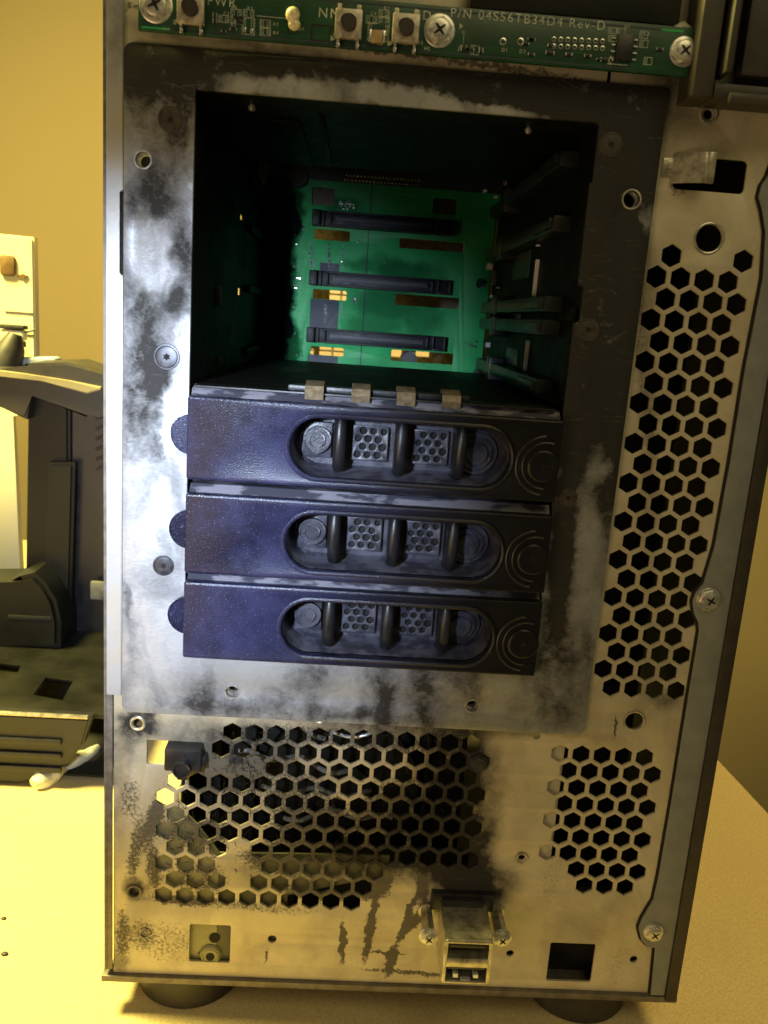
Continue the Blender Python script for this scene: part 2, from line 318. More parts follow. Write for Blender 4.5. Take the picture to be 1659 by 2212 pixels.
def hexa(x, z, R=3.55, j=0.0):
    return [(x+R*math.sin(math.pi/3*k), z+R*math.cos(math.pi/3*k)) for k in range(6)]
def rrect(x0, x1, z0, z1, r=1.0, n=4):
    out = []
    for cx, cz, a in ((x1-r, z1-r, 0), (x0+r, z1-r, 90), (x0+r, z0+r, 180), (x1-r, z0+r, 270)):
        for k in range(n+1):
            t_ = math.radians(a+90*k/n); out.append((cx+r*math.cos(t_), cz+r*math.sin(t_)))
    return out
def sheet(name, outer, holes, y0, y1, mats, parent=None, bev=0.15, fn=None):
    """flat plate in x-z with holes, front face at y0, back at y1 (mm)"""
    cu = bpy.data.curves.new(name, 'CURVE'); cu.dimensions = '2D'; cu.fill_mode = 'BOTH'
    cu.extrude = max((y1-y0)/2-bev, .001); cu.bevel_depth = bev; cu.bevel_resolution = 1; cu.offset = -bev
    for lp in [outer]+list(holes):
        sp_ = cu.splines.new('POLY'); sp_.points.add(len(lp)-1)
        for p, q in zip(sp_.points, lp): p.co = (q[0], q[1], 0, 1)
        sp_.use_cyclic_u = True
    o = bpy.data.objects.new(name+'_curve', cu); S.collection.objects.link(o)
    bpy.context.view_layer.update()
    dg = bpy.context.evaluated_depsgraph_get(); me = bpy.data.meshes.new_from_object(o.evaluated_get(dg))
    bpy.data.objects.remove(o); bpy.data.curves.remove(cu); me.name = name; me.materials.clear()
    yc = (y0+y1)/2
    for v in me.vertices:
        x, y, z = v.co; q = (x, yc-z, y)
        if fn: q = fn(*q)
        v.co = Vector(q)*MM
    b = bmesh.new(); b.from_mesh(me); bmesh.ops.remove_doubles(b, verts=b.verts[:], dist=1e-7); bmesh.ops.recalc_face_normals(b, faces=b.faces[:])
    b.to_mesh(me); b.free()
    return finish(name, me, mats, parent, 30)
def text(name, body, size, x, z, y, mat, parent, rot=0, ext=.06):
    cu = bpy.data.curves.new(name, 'FONT'); cu.body = body; cu.size = size; cu.extrude = ext; cu.space_character = 1.25
    o = bpy.data.objects.new(name, cu); S.collection.objects.link(o); bpy.context.view_layer.update()
    me = bpy.data.meshes.new_from_object(o.evaluated_get(bpy.context.evaluated_depsgraph_get()))
    bpy.data.objects.remove(o); me.materials.clear(); cr, sr = math.cos(rot), math.sin(rot)
    for v in me.vertices:
        a, b_, c_ = v.co; v.co = Vector((x+a*cr-b_*sr, y-c_, z+a*sr+b_*cr))*MM
    return finish(name, me, mat, parent, 0)
# ------------------------------------------------------------------ setting
FZ = -15.0
mb = MB(); mb.box(-1400, 1600, 900, 920, -760, 1500); props(mb.obj('wall', 'wall'), kind='structure')
mb = MB(); mb.box(-1400, 1600, -700, 900, -780, -760); props(mb.obj('floor', 'floor'), kind='structure')
e1 = UZ(1555, 1640, FZ); e2 = UZ(1659, 1750, FZ); k_ = (e2.x-e1.x)/(e2.y-e1.y)
ex = lambda y: e1.x + k_*(y-e1.y)
tb = thing('table', 'speckled cream laminate table top under the scorched tower', 'table', (0, 0, FZ))
mb = MB()
vs = [(-900, -75), (ex(-75), -75), (ex(620), 620), (-900, 620)]
loops = []
for z_, ins in ((FZ, 0), (FZ-24, 0)): loops.append([Vector((x, y, z_)) for x, y in vs])
a = [mb.b.verts.new(p) for p in loops[0]]; b = [mb.b.verts.new(p) for p in loops[1]]
mb.b.faces.new(a); mb.b.faces.new(b[::-1])
for i in range(4): mb.b.faces.new((a[i], b[i], b[(i+1) % 4], a[(i+1) % 4]))
bmesh.ops.bevel(mb.b, geom=mb.b.edges[:], offset=2, segments=3, affect='EDGES')
mb.obj('table_top', 'table', tb)
for x, y in ((-850, -40), (-850, 580), (250, -40), (250, 580)):
    mb = MB(); mb.box(x-20, x+20, y-20, y+20, -760, FZ-24.5); mb.obj('leg', 'black_edge', tb)
# ------------------------------------------------------------------ tower
TW = thing('server_tower', 'scorched steel server tower chassis with its front bezel removed, soot around the open drive bay', 'server', (105, 0, FZ))
W_ = 211.0; TOP = 352.0; DEP = 420.0
# hexagonal holes
holes = []
def lattice(x0, z0, rows):
    out = []
    for r, idx in rows.items():
        for i in idx: out.append((x0+7.52*(i+.5*(r % 2)), z0-6.5*r))
    return out
rg = {0: (0, 3)}
for r in range(1, 23): rg[r] = range(-1, 3) if r % 2 else range(0, 4)
rightg = lattice(171.5, 265.3, rg)
bl = {0: range(0, 12), 1: range(-1, 12), 2: range(2, 12), 3: range(-3, 12), 4: range(-3, 12), 5: range(-3, 12), 6: range(-3, 12),
      7: [-3, -2, -1]+list(range(1, 12)), 8: [-3, -2, -1]+list(range(2, 8)), 9: [-3, -2, -1]+list(range(1, 7)), 10: range(-3, 7)}
blg = lattice(42.3, 98.3, bl)
br = {r: range(0, 5) for r in range(7)}; br[7] = range(1, 5); br[8] = range(2, 5)
brg = lattice(156.5, 96.5, br)
rj = random.Random(3)
for lst in (rightg, blg, brg):
    for x, z in lst: holes.append(hexa(x, z, 3.52))
for px, py, r in ((1531, 515, 4.2), (1370, 1557, 3.3), (588, 2029, 1.6), (1102, 2060, 1.4), (1369, 2073, 1.5), (1160, 1590, 1.2), (298, 1562, 1.5), (290, 1926, 1.6), (1530, 247, 1.4), (1127, 1853, 1.2), (308, 120, 1.0)):
    if (px, py) == (308, 120): continue
    holes.append(circ(U2(px, py, 1.2), r))
def pr(x0, y0, x1, y1, Y=1.2, r=.8):
    a = U(x0, y0, Y); b = U(x1, y1, Y); return rrect(min(a.x, b.x), max(a.x, b.x), min(a.z, b.z), max(a.z, b.z), r)
holes.append(pr(1190, 2036, 1276, 2122)); sq1 = pr(410, 1996, 496, 2080); holes.append(sq1)
holes.append(pr(317, 1598, 424, 1655, r=.3)); hk = pr(1462, 335, 1606, 420, r=1.5); holes.append(hk)
for px, py, r in ((310, 346, 2.6), (1363, 431, 2.9), (502, 1493, 2.5), (1020, 1524, 2.5)): holes.append(circ(U2(px, py), r+.6))
holes.append(rrect(23.8, 146.4, 126.5, 303, 1))       # behind the drive cage opening
holes.append(pr(935, 1925, 1060, 1960))
sheet('front_panel', [(2, 0), (W_-2, 0), (W_-2, TOP), (2, TOP)], holes, 1.2, 2.3, 'panel', TW, bev=.12)
# left edge strip with slot notch, and folded side returns
zs0 = U(262, 595).z; zs1 = U(262, 410).z
mb = MB(); mb.prism([(0, U(230, 1500).z), (4.9, U(230, 1500).z), (4.9, zs0), (3.7, zs0+.6), (3.7, zs1-.6), (4.9, zs1), (4.9, TOP), (0, TOP)], -.3, 1.1, .25); mb.obj('edge_strip', 'strip', TW)
mb = MB(); mb.box(-1.0, -.1, .2, 6, 2, TOP); mb.obj('side_return', 'edge_steel', TW)
mb = MB(); mb.box(-.8, 1.8, .4, 1.15, 2, U(230, 1500).z-.4, .2); mb.obj('corner_fold', 'edge_steel', TW)
mb = MB(); mb.box(-1, 1.2, DEP-20, DEP, 0, TOP); mb.obj('rear_post', 'edge_steel', TW)
mb = MB(); mb.box(-2, W_+1, -.6, 6, -2.6, -.1, .4); mb.box(0, W_, 6, DEP, -2.4, -.4); mb.obj('bottom_pan', 'edge_steel', TW)
# grey flange on the right
fl = [(1659, 380), (1646, 400), (1640, 425), (1648, 455), (1655, 500), (1649, 600), (1610, 800), (1578, 1000), (1545, 1180), (1520, 1262), (1503, 1282), (1497, 1300), (1500, 1325), (1509, 1345), (1511, 1365),
      (1490, 1491), (1450, 1740), (1424, 1890), (1412, 1945), (1388, 1985), (1380, 2006), (1386, 2032), (1398, 2046), (1416, 2048), (1406, 2150)]
fp = [U2(x, y, -.4) for x, y in fl]
xr = U2(1558, 1581)[0] - 6.3
outer = [(xr, 343), (fp[0][0], 343)] + fp[:1]
xr = 206.9
outer = [(xr+.0, 340), (199, 340), (199, fp[0][1]+10)] + [(x, z) for x, z in fp if x < xr-3] + [(xr, 0.5)]
sheet('side_flange', outer, [], -.5, .5, 'flange', TW, bev=.25)
sheet('flange_gap', [(x-(.75 if x < xr-.1 else 0), z) for x, z in outer], [], .6, 1.1, 'void', TW, bev=.05)
mb = MB(); mb.box(xr+.15, W_+.6, -1.2, 3, -1.5, TOP, .6); mb.box(W_-2, W_, 3, DEP, -1.5, TOP); mb.obj('side_panel', 'black_edge', TW)
mb = MB(); mb.box(-1, W_, 0, DEP, TOP, TOP+1.5); mb.obj('top_panel', 'edge_steel', TW)
mb = MB(); mb.box(3.7, 5.2, .75, 1.15, zs0+.3, zs1-.3, .1); mb.obj('slot', 'void', TW)
# feet
for x in (26.8, U(1276, 2150).x):
    mb = MB(); mb.cyl((x, 20.5), 20, FZ+.1, -2.7, 56, 'Z', r2=19.4, bev=.8); mb.obj('foot', 'black_edge', TW)
# ------------------------------------------------------------------ cage faceplate
fx0, fx1, fz0, fz1 = 5.1, 163.4, 104.6, 312.0
cxl, cxr, czb, czt = 25.6, 143.2, 128.3, 300.9
plate_holes = [[(cxl, czb), (cxr, czb), (cxr, 243), (cxr+1.8, 243.6), (cxr+1.8, 254), (cxr, 254.6), (cxr, 284), (cxr+.8, 284.4), (cxr+.8, czt-.6), (cxr, czt), (cxl, czt)]]
tap = ((310, 346, 2.1), (1363, 431, 2.4), (502, 1493, 2.0), (1020, 1524, 2.0))
for px, py, r in tap: plate_holes.append(circ(U2(px, py), r))
FPL = sheet('faceplate', rrect(fx0, fx1, fz0, fz1, 2.6, 6), plate_holes, -.6, 1.1, 'plate', TW, bev=.35)
for px, py, r in tap:     # extruded screw threads behind each hole
    c = U2(px, py); mb = MB()
    for k in range(5):
        mb.tube([(c[0]+(r+.1)*math.cos(a_), 1.4+k*.7+.35*a_/6.28, c[1]+(r+.1)*math.sin(a_)) for a_ in [2*math.pi*i/24 for i in range(24)]], .38, 6, True)
    mb.tube([(c[0]+(r+.35)*math.cos(a_), -.62, c[1]+(r+.35)*math.sin(a_)) for a_ in [2*math.pi*i/28 for i in range(28)]], .3, 6, True)
    mb.obj('threaded_hole', 'screw', FPL); mb = MB(); mb.cyl(c, r+2, 7, 7.6, 16); mb.obj('hole_light_stop', 'void', FPL)  # dark disc added to stop light showing through the hole
def torx(px, py, r, mat, parent, Y=-.6):
    c = U2(px, py, Y); mb = MB()
    ang = [2*math.pi*i/36 for i in range(36)]
    L = lambda rr, y: [Vector((c[0]+rr*math.cos(a_), y, c[1]+rr*math.sin(a_))) for a_ in ang]
    mb.loft([L(r, Y+.05), L(r*.95, Y-.22), L(r*.84, Y-.25), L(r*.78, Y-.05), L(r*.7, Y-.12), L(r*.3, Y-.14)], True)
    mb.mi = 1; st = [(c[0]+(r*.3 if k % 2 else r*.19)*math.cos(math.pi*k/6), c[1]+(r*.3 if k % 2 else r*.19)*math.sin(math.pi*k/6)) for k in range(12)]
    mb.prism(st, Y-.19, Y-.1); return mb.obj('screw', [mat, 'void'], parent)
torx(368, 258, 3.7, 'screw_sooty', FPL); torx(360, 771, 4.1, 'screw_black', FPL); torx(353, 1222, 3.5, 'screw_black', FPL)
torx(1320, 312, 3.6, 'screw_sooty', FPL); torx(1271, 712, 3.6, 'screw_sooty', FPL); torx(1227, 1075, 3.2, 'screw_sooty', FPL)
# rivet rings and dimples on the panel
def ring(px, py, r, tr, mat, name='rivet', Y=1.2):
    c = U2(px, py, Y); mb = MB()
    mb.tube([(c[0]+r*math.cos(a_), Y-.02, c[1]+r*math.sin(a_)) for a_ in [2*math.pi*i/30 for i in range(30)]], tr, 8, True); return mb.obj(name, mat, TW)
ring(1530, 247, 2.4, .65, 'dull_metal'); ring(1127, 1853, 2.0, .5, 'dull_metal'); ring(1531, 515, 4.4, .45, 'dull_metal', 'hole_collar'); ring(1370, 1557, 3.5, .45, 'dull_metal', 'hole_collar')
ring(298, 1562, 2.2, .6, 'dull_metal'); ring(290, 1926, 2.4, .5, 'edge_steel'); ring(314, 2015, 1.9, .35, 'panel'); ring(690, 1553, 1.1, .5, 'bright_metal'); ring(712, 1555, .5, .4, 'bright_metal')
# ------------------------------------------------------------------ phillips screws
def phillips(px, py, r, Y, parent, name='screw', tilt=0.0, lift=2.0, mat='screw'):
    c = U2(px, py, Y); mb = MB(); ang = [2*math.pi*i/36 for i in range(36)]
    L = lambda rr, y: [Vector((c[0]+rr*math.cos(a_), y, c[1]+rr*math.sin(a_))) for a_ in ang]
    mb.loft([L(r, Y), L(r*1.0, Y-.35), L(r*.93, Y-.5), L(r*.7, Y-.5)], True)
    hx = [(c[0]+r*.84*math.cos(math.pi/3*k+.3), c[1]+r*.84*math.sin(math.pi/3*k+.3)) for k in range(6)]
    mb.prism(hx, Y-lift, Y-.4, .25)
    mb.loft([L(r*.66, Y-lift-.02), L(r*.64, Y-lift-.35), L(r*.5, Y-lift-.55), L(r*.3, Y-lift-.6)], True)
    mb.mi = 1
    ca, sa = math.cos(.6+tilt), math.sin(.6+tilt)
    for k in range(2):
        d, e = ((ca, sa), (-sa, ca)) if k == 0 else ((-sa, ca), (-ca, -sa))
        w1, w2, ln = r*.11, r*.05, r*.43
        pts = [(c[0]+d[0]*u+e[0]*v, c[1]+d[1]*u+e[1]*v) for u, v in ((-ln, -w2), (0, -w1), (ln, -w2), (ln, w2), (0, w1), (-ln, w2))]
        mb.prism(pts, Y-lift-.64-.01*k, Y-lift-.3)
    return mb.obj(name, [mat, 'void'], parent)
phillips(1530, 1294, 4.0, -.5, TW, tilt=.5); phillips(1411, 2012, 3.7, -.5, TW, tilt=.1)
# ------------------------------------------------------------------ latch hook on the right
CH = U(1462, 335, 1.2); mb = MB()
x0, x1 = U(1440, 360).x, U(1532, 360).x; zt, zb = U(1500, 333).z, U(1500, 400).z
mb.box(x0-1, x0+3, .6, 1.3, zb+2, zt-1.5, .2)
prof = [(x0+2.0, .6), (x0+5, -2.6), (x1-3.5, -5.2), (x1-2.2, -5.4), (x1, -4.2), (x1, -3.7), (x1-2.3, -4.6), (x1-3.6, -4.4), (x0+5.2, -1.8), (x0+2.0, 1.3)]
a = [mb.b.verts.new((x, y, zt)) for x, y in prof]; b = [mb.b.verts.new((x, y, zb)) for x, y in prof]
mb.b.faces.new(a); mb.b.faces.new(b[::-1])
for i in range(len(prof)): mb.b.faces.new((a[i], b[i], b[(i+1) % len(prof)], a[(i+1) % len(prof)]))
mb.box(x1-3.6, x1, -5.3, -4.5, zb, zt, .35)
mb.tube([(x0+1.6+1.5*math.cos(q), .55, (zt+zb)/2-1+1.0*math.sin(q)) for q in [2*math.pi*i/16 for i in range(16)]], .22, 6, True)
mb.obj('latch_tab', 'dull_metal', TW)
# ------------------------------------------------------------------ interior shell
mb = MB()
hx0 = cxl-2; 
mb.box(cxr+22, W_-8, 60, 62, 2, TOP-2); mb.obj('inner_partition', 'void', TW)
# rear panel with open grid
rear = []
for (a0, b0, a1, b1) in ((862, 689, 829, 721),): pass
def z5(x, y): return ((680+x*.36166)*.9036, (380+y*.36166)*.9036)
def zone(x0, y0, x1, y1, Y, g=0, r=.6):
    cx_, cy_ = (x0+x1)/2, (y0+y1)/2; k = .055; w_ = abs(x1-x0)-k*abs(y1-y0); h_ = abs(y1-y0)-k*abs(x1-x0)
    ax = U(*z5(cx_-w_/2, cy_), Y).x; bx = U(*z5(cx_+w_/2, cy_), Y).x; az = U(*z5(cx_, cy_-h_/2), Y).z; bz_ = U(*z5(cx_, cy_+h_/2), Y).z
    a = Vector((ax, 0, az)); b = Vector((bx, 0, bz_)); return rrect(min(a.x, b.x)-g, max(a.x, b.x)+g, min(a.z, b.z)-g, max(a.z, b.z)+g, r)
Yr = DEP
for q in ((300, 862, 428, 938), (232, 1228, 404, 1312), (690, 1245, 772, 1306), (870, 1245, 956, 1306), (165, 1255, 190, 1300)):
    rear.append(zone(*q, Yr, g=.4, r=.4))
sheet('rear_panel', [(0, 0), (W_-2.2, 0), (W_-2.2, TOP-.2), (0, TOP-.2)], rear, Yr, Yr+1.5, 'pad', TW, bev=.1)
mb = MB()
for (x, y, w_, h_) in ((376, 900, 1.6, 24), (318, 1268, 1.6, 24)):
    p = U(*z5(x, y), Yr+3); mb.box(p.x-w_/2, p.x+w_/2, Yr+2, Yr+4, p.z-h_/2, p.z+h_/2)
for (x, y, w_) in ((376, 898, 40), (318, 1270, 60)):
    p = U(*z5(x, y), Yr+5); mb.box(p.x-w_/2, p.x+w_/2, Yr+4.1, Yr+5, p.z-.6, p.z+.6)
mb.obj('rear_bar', 'dull_metal', TW)
# ------------------------------------------------------------------ drive cage
YB = 190.0
cage = bpy.data.objects
lh = []
for px, y0, y1 in ((521, 462, 474), (516, 622, 637)):
    Yh = -270.83 + (cxl-CAM.x)/((U(px, (y0+y1)/2, 0)-CAM).x/270.83)
    za, zb_ = U(px, y1, Yh).z, U(px, y0, Yh).z; lh.append([(Yh-1.8, za), (Yh+9.5, za), (Yh+9.5, zb_), (Yh-1.8, zb_)])
CG = sheet('drive_cage', [(1.2, czb), (YB-.1, czb), (YB-.1, czt), (1.2, czt)], lh, 0, 1.0, 'cage', TW, bev=.02, fn=lambda x, y, z: (cxl-y-.1, x, z))
mb = MB(); mb.box(cxr+1.9, cxr+2.9, 1.2, YB+6, czb, czt+44); mb.obj('cage_wall', 'cage', CG)
mb = MB(); mb.box(cxl-1.1, cxr+2.9, 1.2, 114, czt+.1, czt+1.2)
mb.box(45, 54, 30, 112, czt-1.0, czt, .3); mb.box(60, 62, 20, 112, czt-.7, czt, .2); mb.obj('cage_roof', 'cage', CG)
mb = MB(); mb.box(20, 160, YB+6, YB+7, 303, TOP-1); mb.box(18, 160, 114, YB+6, 345, 346); mb.box(20, 21, 110, YB+5.9, czt-4, 345); mb.obj('gap_light_stop', 'void', CG)  # dark plates added to stop light showing above the cage
mb = MB(); mb.box(cxl-1.1, cxr+2.9, 1.2, YB-2, czb-1.2, czb-.1); mb.obj('cage_floor', 'cage', CG)
mb = MB(); mb.box(cxl+.2, cxr+1.6, 6, YB-12, 215.0, 216.0); mb.obj('cage_shelf', 'cage', CG)
# guide rails on the right wall (empty slots) and shallow ones on the left
pitch = 28.85
for k, (rx, ry) in enumerate(((1236, 330), (1215, 478), (1209, 655), (1190, 708), (1150, 829))):
    Yh = CAM.y + 270.83*(cxr-3-CAM.x)/(U(rx, ry, 0)-CAM).x; zc = U(rx, ry, Yh).z
    mb = MB(); mb.box(cxr-4.6, cxr+1.8, 24, YB-12, zc-2.6, zc+2.6, .6); mb.box(cxr-6.2, cxr-4.4, 24, 52, zc-1.6, zc+1.6, .5); mb.box(cxr-5.2, cxr+1.8, 128, 139, zc-5.2, zc+5.2, .6)
    mb.obj('guide_rail', 'rail', CG)
    mb = MB(); mb.box(cxl, cxl+2.2, 124, YB-14, zc-1.6, zc+1.6, .5)
    if k != 3: mb.obj('guide_rail', 'cage', CG)
    else: mb.b.free()
for (px, y0, y1) in ((1157, 503, 532), (1151, 560, 640), (1139, 691, 706), (1131, 735, 800), (1124, 812, 822)):
    dx = (U(px, (y0+y1)/2, 0)-CAM).x; Yh = CAM.y + 270.83*(cxr-CAM.x)/dx
    za, zb_ = U(px, y1, Yh).z, U(px, y0, Yh).z
    mb = MB(); mb.box(cxr+.4, cxr+1.8, Yh-.9, Yh+.9, za, zb_, .1); mb.obj('glint_strip', 'glint_white', CG)  # near-white strip paints the bright light seen in the wall slots
for (px, py, w_, h_) in ((1058, 576, 2.6, 3.0), (1062, 640, 1.0, 1.4), (1070, 668, 2.6, 2.0), (1069, 600, 1.4, 7), (1055, 745, 2.0, 2.4), (1060, 700, 1.2, 3.2), (1085, 622, 5, .5), (1118, 890, 3.2, .9), (1052, 850, 2.4, 1.6), (1012, 862, 2.6, .8), (1048, 412, 1.6, 1.2), (1160, 512, .8, 2.6), (1072, 425, 1.4, .7)):
    p = U(px, py, 165); mb = MB(); mb.box(p.x-w_/2, p.x+w_/2, 165, 170, p.z-h_/2, p.z+h_/2, .15); mb.obj('glint_tab', 'glint_white' if w_*h_ < 8 else 'cable', CG)  # small pale boxes added as painted glints near the rail ends
for (px, py, w_, h_) in ((1130, 575, 16, 20), (1140, 690, 15, 12), (1100, 770, 10, 14)):
    p = U(px, py, 110); mb = MB(); mb.box(cxr+1.5, cxr+1.85, 110-h_, 110+h_, p.z-w_/3, p.z+w_/3, .1); mb.obj('slot_plate', 'slot_green', CG)  # greenish plates paint glints and reflected green on the wall
rv = random.Random(5)
for (px, py, r) in ((545, 228, 1.2), (1142, 278, 1.2)):
    p = U(px, py, 14); mb = MB(); mb.cyl((p.x, 14), r, czt-1.6, czt+.1, 14, 'Z', bev=.4); mb.obj('rivet', 'screw', CG)
for (px, py) in ((1083, 330), (1090, 395), (1107, 893), (1085, 355)):
    dx = (U(px, py, 0)-CAM).x; Yh = CAM.y + 270.83*(cxr+1.2-CAM.x)/dx; p = U(px, py, Yh)
    mb = MB(); mb.cyl((p.y, p.z), 1.4, cxr+.6, cxr+1.9, 14, 'X', bev=.3); mb.obj('rivet', 'screw', CG)
for (px, py, r) in ((478, 262, .9), (505, 440, 1.0), (473, 640, 2.4), (560, 690, 1.6), (475, 780, 1.2), (590, 680, 1.6)):
    dx = (U(px, py, 0)-CAM).x; Yh = CAM.y + 270.83*(cxl+.6-CAM.x)/dx; p = U(px, py, Yh)
    mb = MB(); mb.box(cxl-.1, cxl+1.4, p.y-r, p.y+r, p.z-r*1.4, p.z+r*1.4, .3); mb.obj('cage_lug', 'dark_plastic', CG)
# vertical crease lines on the right front return
mb = MB(); mb.box(cxr+.1, cxr+1.7, 1.3, 9, 219, 242, .2); mb.box(cxr+.1, cxr+1.7, 1.3, 9, 256, 283, .2); mb.box(cxr-.6, cxr+1.7, 3, 8, 243.5, 247.5, .3); mb.obj('cage_return', 'cage', CG)
# ------------------------------------------------------------------ backplane
t = NT('green_backplane'); P = t.P()
w = t.vmath('SCALE', t.vmath('SUBTRACT', t.noise(P, 90, 4, .6, col=True), (.5, .5, .5)), .013); PW = t.vmath('ADD', P, w)
def bp_blobs(items, Pv):
    acc = None
    for (x, y, rx, ry, st, ed) in items:
        c_ = U(*z5(x, y), YB); v = t.mapping(Pv, (c_.x*MM, 0, c_.z*MM), (0, 0, 0), (rx*MM, 5, ry*MM), 'TEXTURE')
        g = t.N.new('ShaderNodeTexGradient'); g.gradient_type = 'SPHERICAL'; t.L.new(v, g.inputs[0]); r = t.ss(g.outputs['Fac'], 0, ed, 0, st)
        acc = r if acc is None else t.math('MAXIMUM', acc, r)
    return acc
green = t.mix(t.ss(t.noise(P, 60, 4), .35, .65), (0.014, 0.38, 0.10), (0.025, 0.48, 0.13))
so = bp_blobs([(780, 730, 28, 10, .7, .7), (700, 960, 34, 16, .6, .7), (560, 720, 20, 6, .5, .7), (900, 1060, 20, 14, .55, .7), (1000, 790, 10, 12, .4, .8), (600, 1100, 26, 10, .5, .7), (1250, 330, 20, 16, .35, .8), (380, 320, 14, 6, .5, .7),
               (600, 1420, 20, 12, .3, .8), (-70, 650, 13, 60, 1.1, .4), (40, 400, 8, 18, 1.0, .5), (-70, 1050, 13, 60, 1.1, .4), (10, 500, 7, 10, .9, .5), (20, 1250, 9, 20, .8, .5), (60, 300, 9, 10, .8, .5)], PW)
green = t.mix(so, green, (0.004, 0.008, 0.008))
def rectmask(x0, y0, x1, y1, e=.0003):
    cx_, cy_ = (x0+x1)/2, (y0+y1)/2
    a_ = Vector((U(*z5(x0, cy_), YB).x, 0, U(*z5(cx_, y0), YB).z))*MM; b_ = Vector((U(*z5(x1, cy_), YB).x, 0, U(*z5(cx_, y1), YB).z))*MM; sp2 = t.N.new('ShaderNodeSeparateXYZ'); t.L.new(P, sp2.inputs[0])
    m1 = t.ss(sp2.outputs[0], a_.x-e, a_.x, 0, 1); m2 = t.ss(sp2.outputs[0], b_.x, b_.x+e, 1, 0)
    m3 = t.ss(sp2.outputs[2], b_.z-e, b_.z, 0, 1); m4 = t.ss(sp2.outputs[2], a_.z, a_.z+e, 1, 0)
    return t.math('MULTIPLY', t.math('MULTIPLY', m1, m2), t.math('MULTIPLY', m3, m4))
msk = None
for q in ((170, 930, 355, 1125), (235, 690, 360, 760), (150, 1300, 345, 1560), (-200, -100, 1600, 175), (531, 150, 535, 1600)):
    r = rectmask(*q); msk = r if msk is None else t.math('MAXIMUM', msk, r)
dots = t.ss(t.voro(P, 520), .2, .28, 1, 0)
dk = t.mix(t.math('MULTIPLY', dots, .5), (0.03, 0.04, 0.06), (0.005, 0.01, 0.01))
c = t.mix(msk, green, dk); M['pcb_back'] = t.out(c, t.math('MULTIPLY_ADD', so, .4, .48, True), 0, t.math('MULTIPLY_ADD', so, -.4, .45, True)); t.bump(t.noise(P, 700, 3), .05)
bh = [zone(180, 185, 335, 310, YB, r=1), zone(978, 256, 1138, 370, YB, r=.8)]
slots = [(197, 462, 435, 545), (186, 860, 412, 935), (170, 1238, 393, 1306), (757, 525, 1190, 615), (730, 893, 1160, 990), (702, 1262, 1118, 1358)]
for q in slots: bh.append(zone(*q, YB, r=.8))
bx0, bx1 = 24.6, U(*z5(1375, 600), YB).x
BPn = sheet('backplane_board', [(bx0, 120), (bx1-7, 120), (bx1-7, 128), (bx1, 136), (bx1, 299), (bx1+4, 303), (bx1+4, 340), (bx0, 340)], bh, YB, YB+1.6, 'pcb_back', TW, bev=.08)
mb = MB(); zl_ = U(*z5(600, 395), YB).z; mb.box(bx0+2, cxr, YB+3, YB+4, zl_, zl_+32); mb.obj('cover_pad', 'pad', BPn)
# sub-parts of the backplane: connectors
for (xa, ya, xb, yb) in ((185, 372, 1132, 470), (165, 775, 1098, 858), (148, 1152, 1062, 1232)):
    a_ = U(*z5(xa, ya), YB-7); b_ = U(*z5(xb, yb), YB-7); zc = (a_.z+b_.z)/2
    X0, X1 = a_.x, b_.x; mb = MB(); h = 3.7
    mb.box(X0, X1, YB-5, YB, zc-h, zc+h, .4)
    for zz in (zc+h-1.0, zc-h): mb.box(X0+8.5, X1-9, YB-9, YB-5.1, zz, zz+1.0, .25)
    mb.box(X0+8.5, X0+9.7, YB-9, YB-5.1, zc-h+1.02, zc+h-1.02, .2); mb.box(X1-10.2, X1-9, YB-9, YB-5.1, zc-h+1.02, zc+h-1.02, .2)
    mb.box(X0+11, X1-11.5, YB-8.2, YB-5.1, zc-.7, zc+.7, .2)
    mb.box(X0, X0+4, YB-10, YB-5.1, zc-h, zc+h, .4); mb.box(X0+5.2, X0+6.2, YB-8, YB-5.1, zc-h, zc+h, .2)
    mb.box(X1-7, X1-1, YB-9, YB-5.1, zc-h, zc-h+1, .3); mb.box(X1-7, X1-6, YB-9, YB-5.1, zc-h+1.02, zc+h, .3); mb.box(X1-1.2, X1, YB-9, YB-5.1, zc-h, zc+h, .3)
    mb.mi = 1
    x = X0+12
    while x < X1-12: mb.box(x, x+.35, YB-8.35, YB-8.0, zc-1.05, zc+1.05); x += .9
    mb.obj('drive_connector', ['connector', 'screw_black'], BPn)
# tiny surface parts on the board
rv = random.Random(11)
def inslot(x, y):
    return any(q[0]-20 < x < q[2]+20 and q[1]-15 < y < q[3]+15 for q in slots+[(150, 330, 1160, 520), (140, 740, 1120, 900), (130, 1120, 1090, 1280), (160, 160, 350, 330), (960, 240, 1150, 390)])
mb = MB()
for k in range(360):
    if k < 230: x, y = rv.choice([(rv.uniform(60, 150), rv.uniform(380, 1400)), (rv.uniform(165, 200), rv.uniform(540, 740)), (rv.uniform(285, 300), rv.uniform(560, 720)), (rv.uniform(375, 390), rv.uniform(560, 1100)), (rv.uniform(265, 280), rv.uniform(960, 1090))])
    elif k < 250: x, y = rv.uniform(480, 500), rv.uniform(505, 550)
    elif k < 270: x, y = rv.uniform(455, 475), rv.uniform(895, 960)
    elif k < 320: x, y = rv.uniform(350, 460), rv.uniform(280, 335)
    elif k < 345: x, y = rv.uniform(1180, 1280), rv.uniform(1200, 1250)
    else: x, y = rv.uniform(600, 1300), rv.uniform(600, 1450)
    if inslot(x, y) and not (k >= 270 and k < 320): continue
    p = U(*z5(x, y), YB); mb.mi = 1 if 270 <= k < 320 and rv.random() < .5 or rv.random() < .03 else 0; s_ = rv.uniform(.2, .5)
    mb.box(p.x-s_, p.x+s_, YB-.35, YB-.02, p.z-s_*.6, p.z+s_*.6)
mb.mi = 1
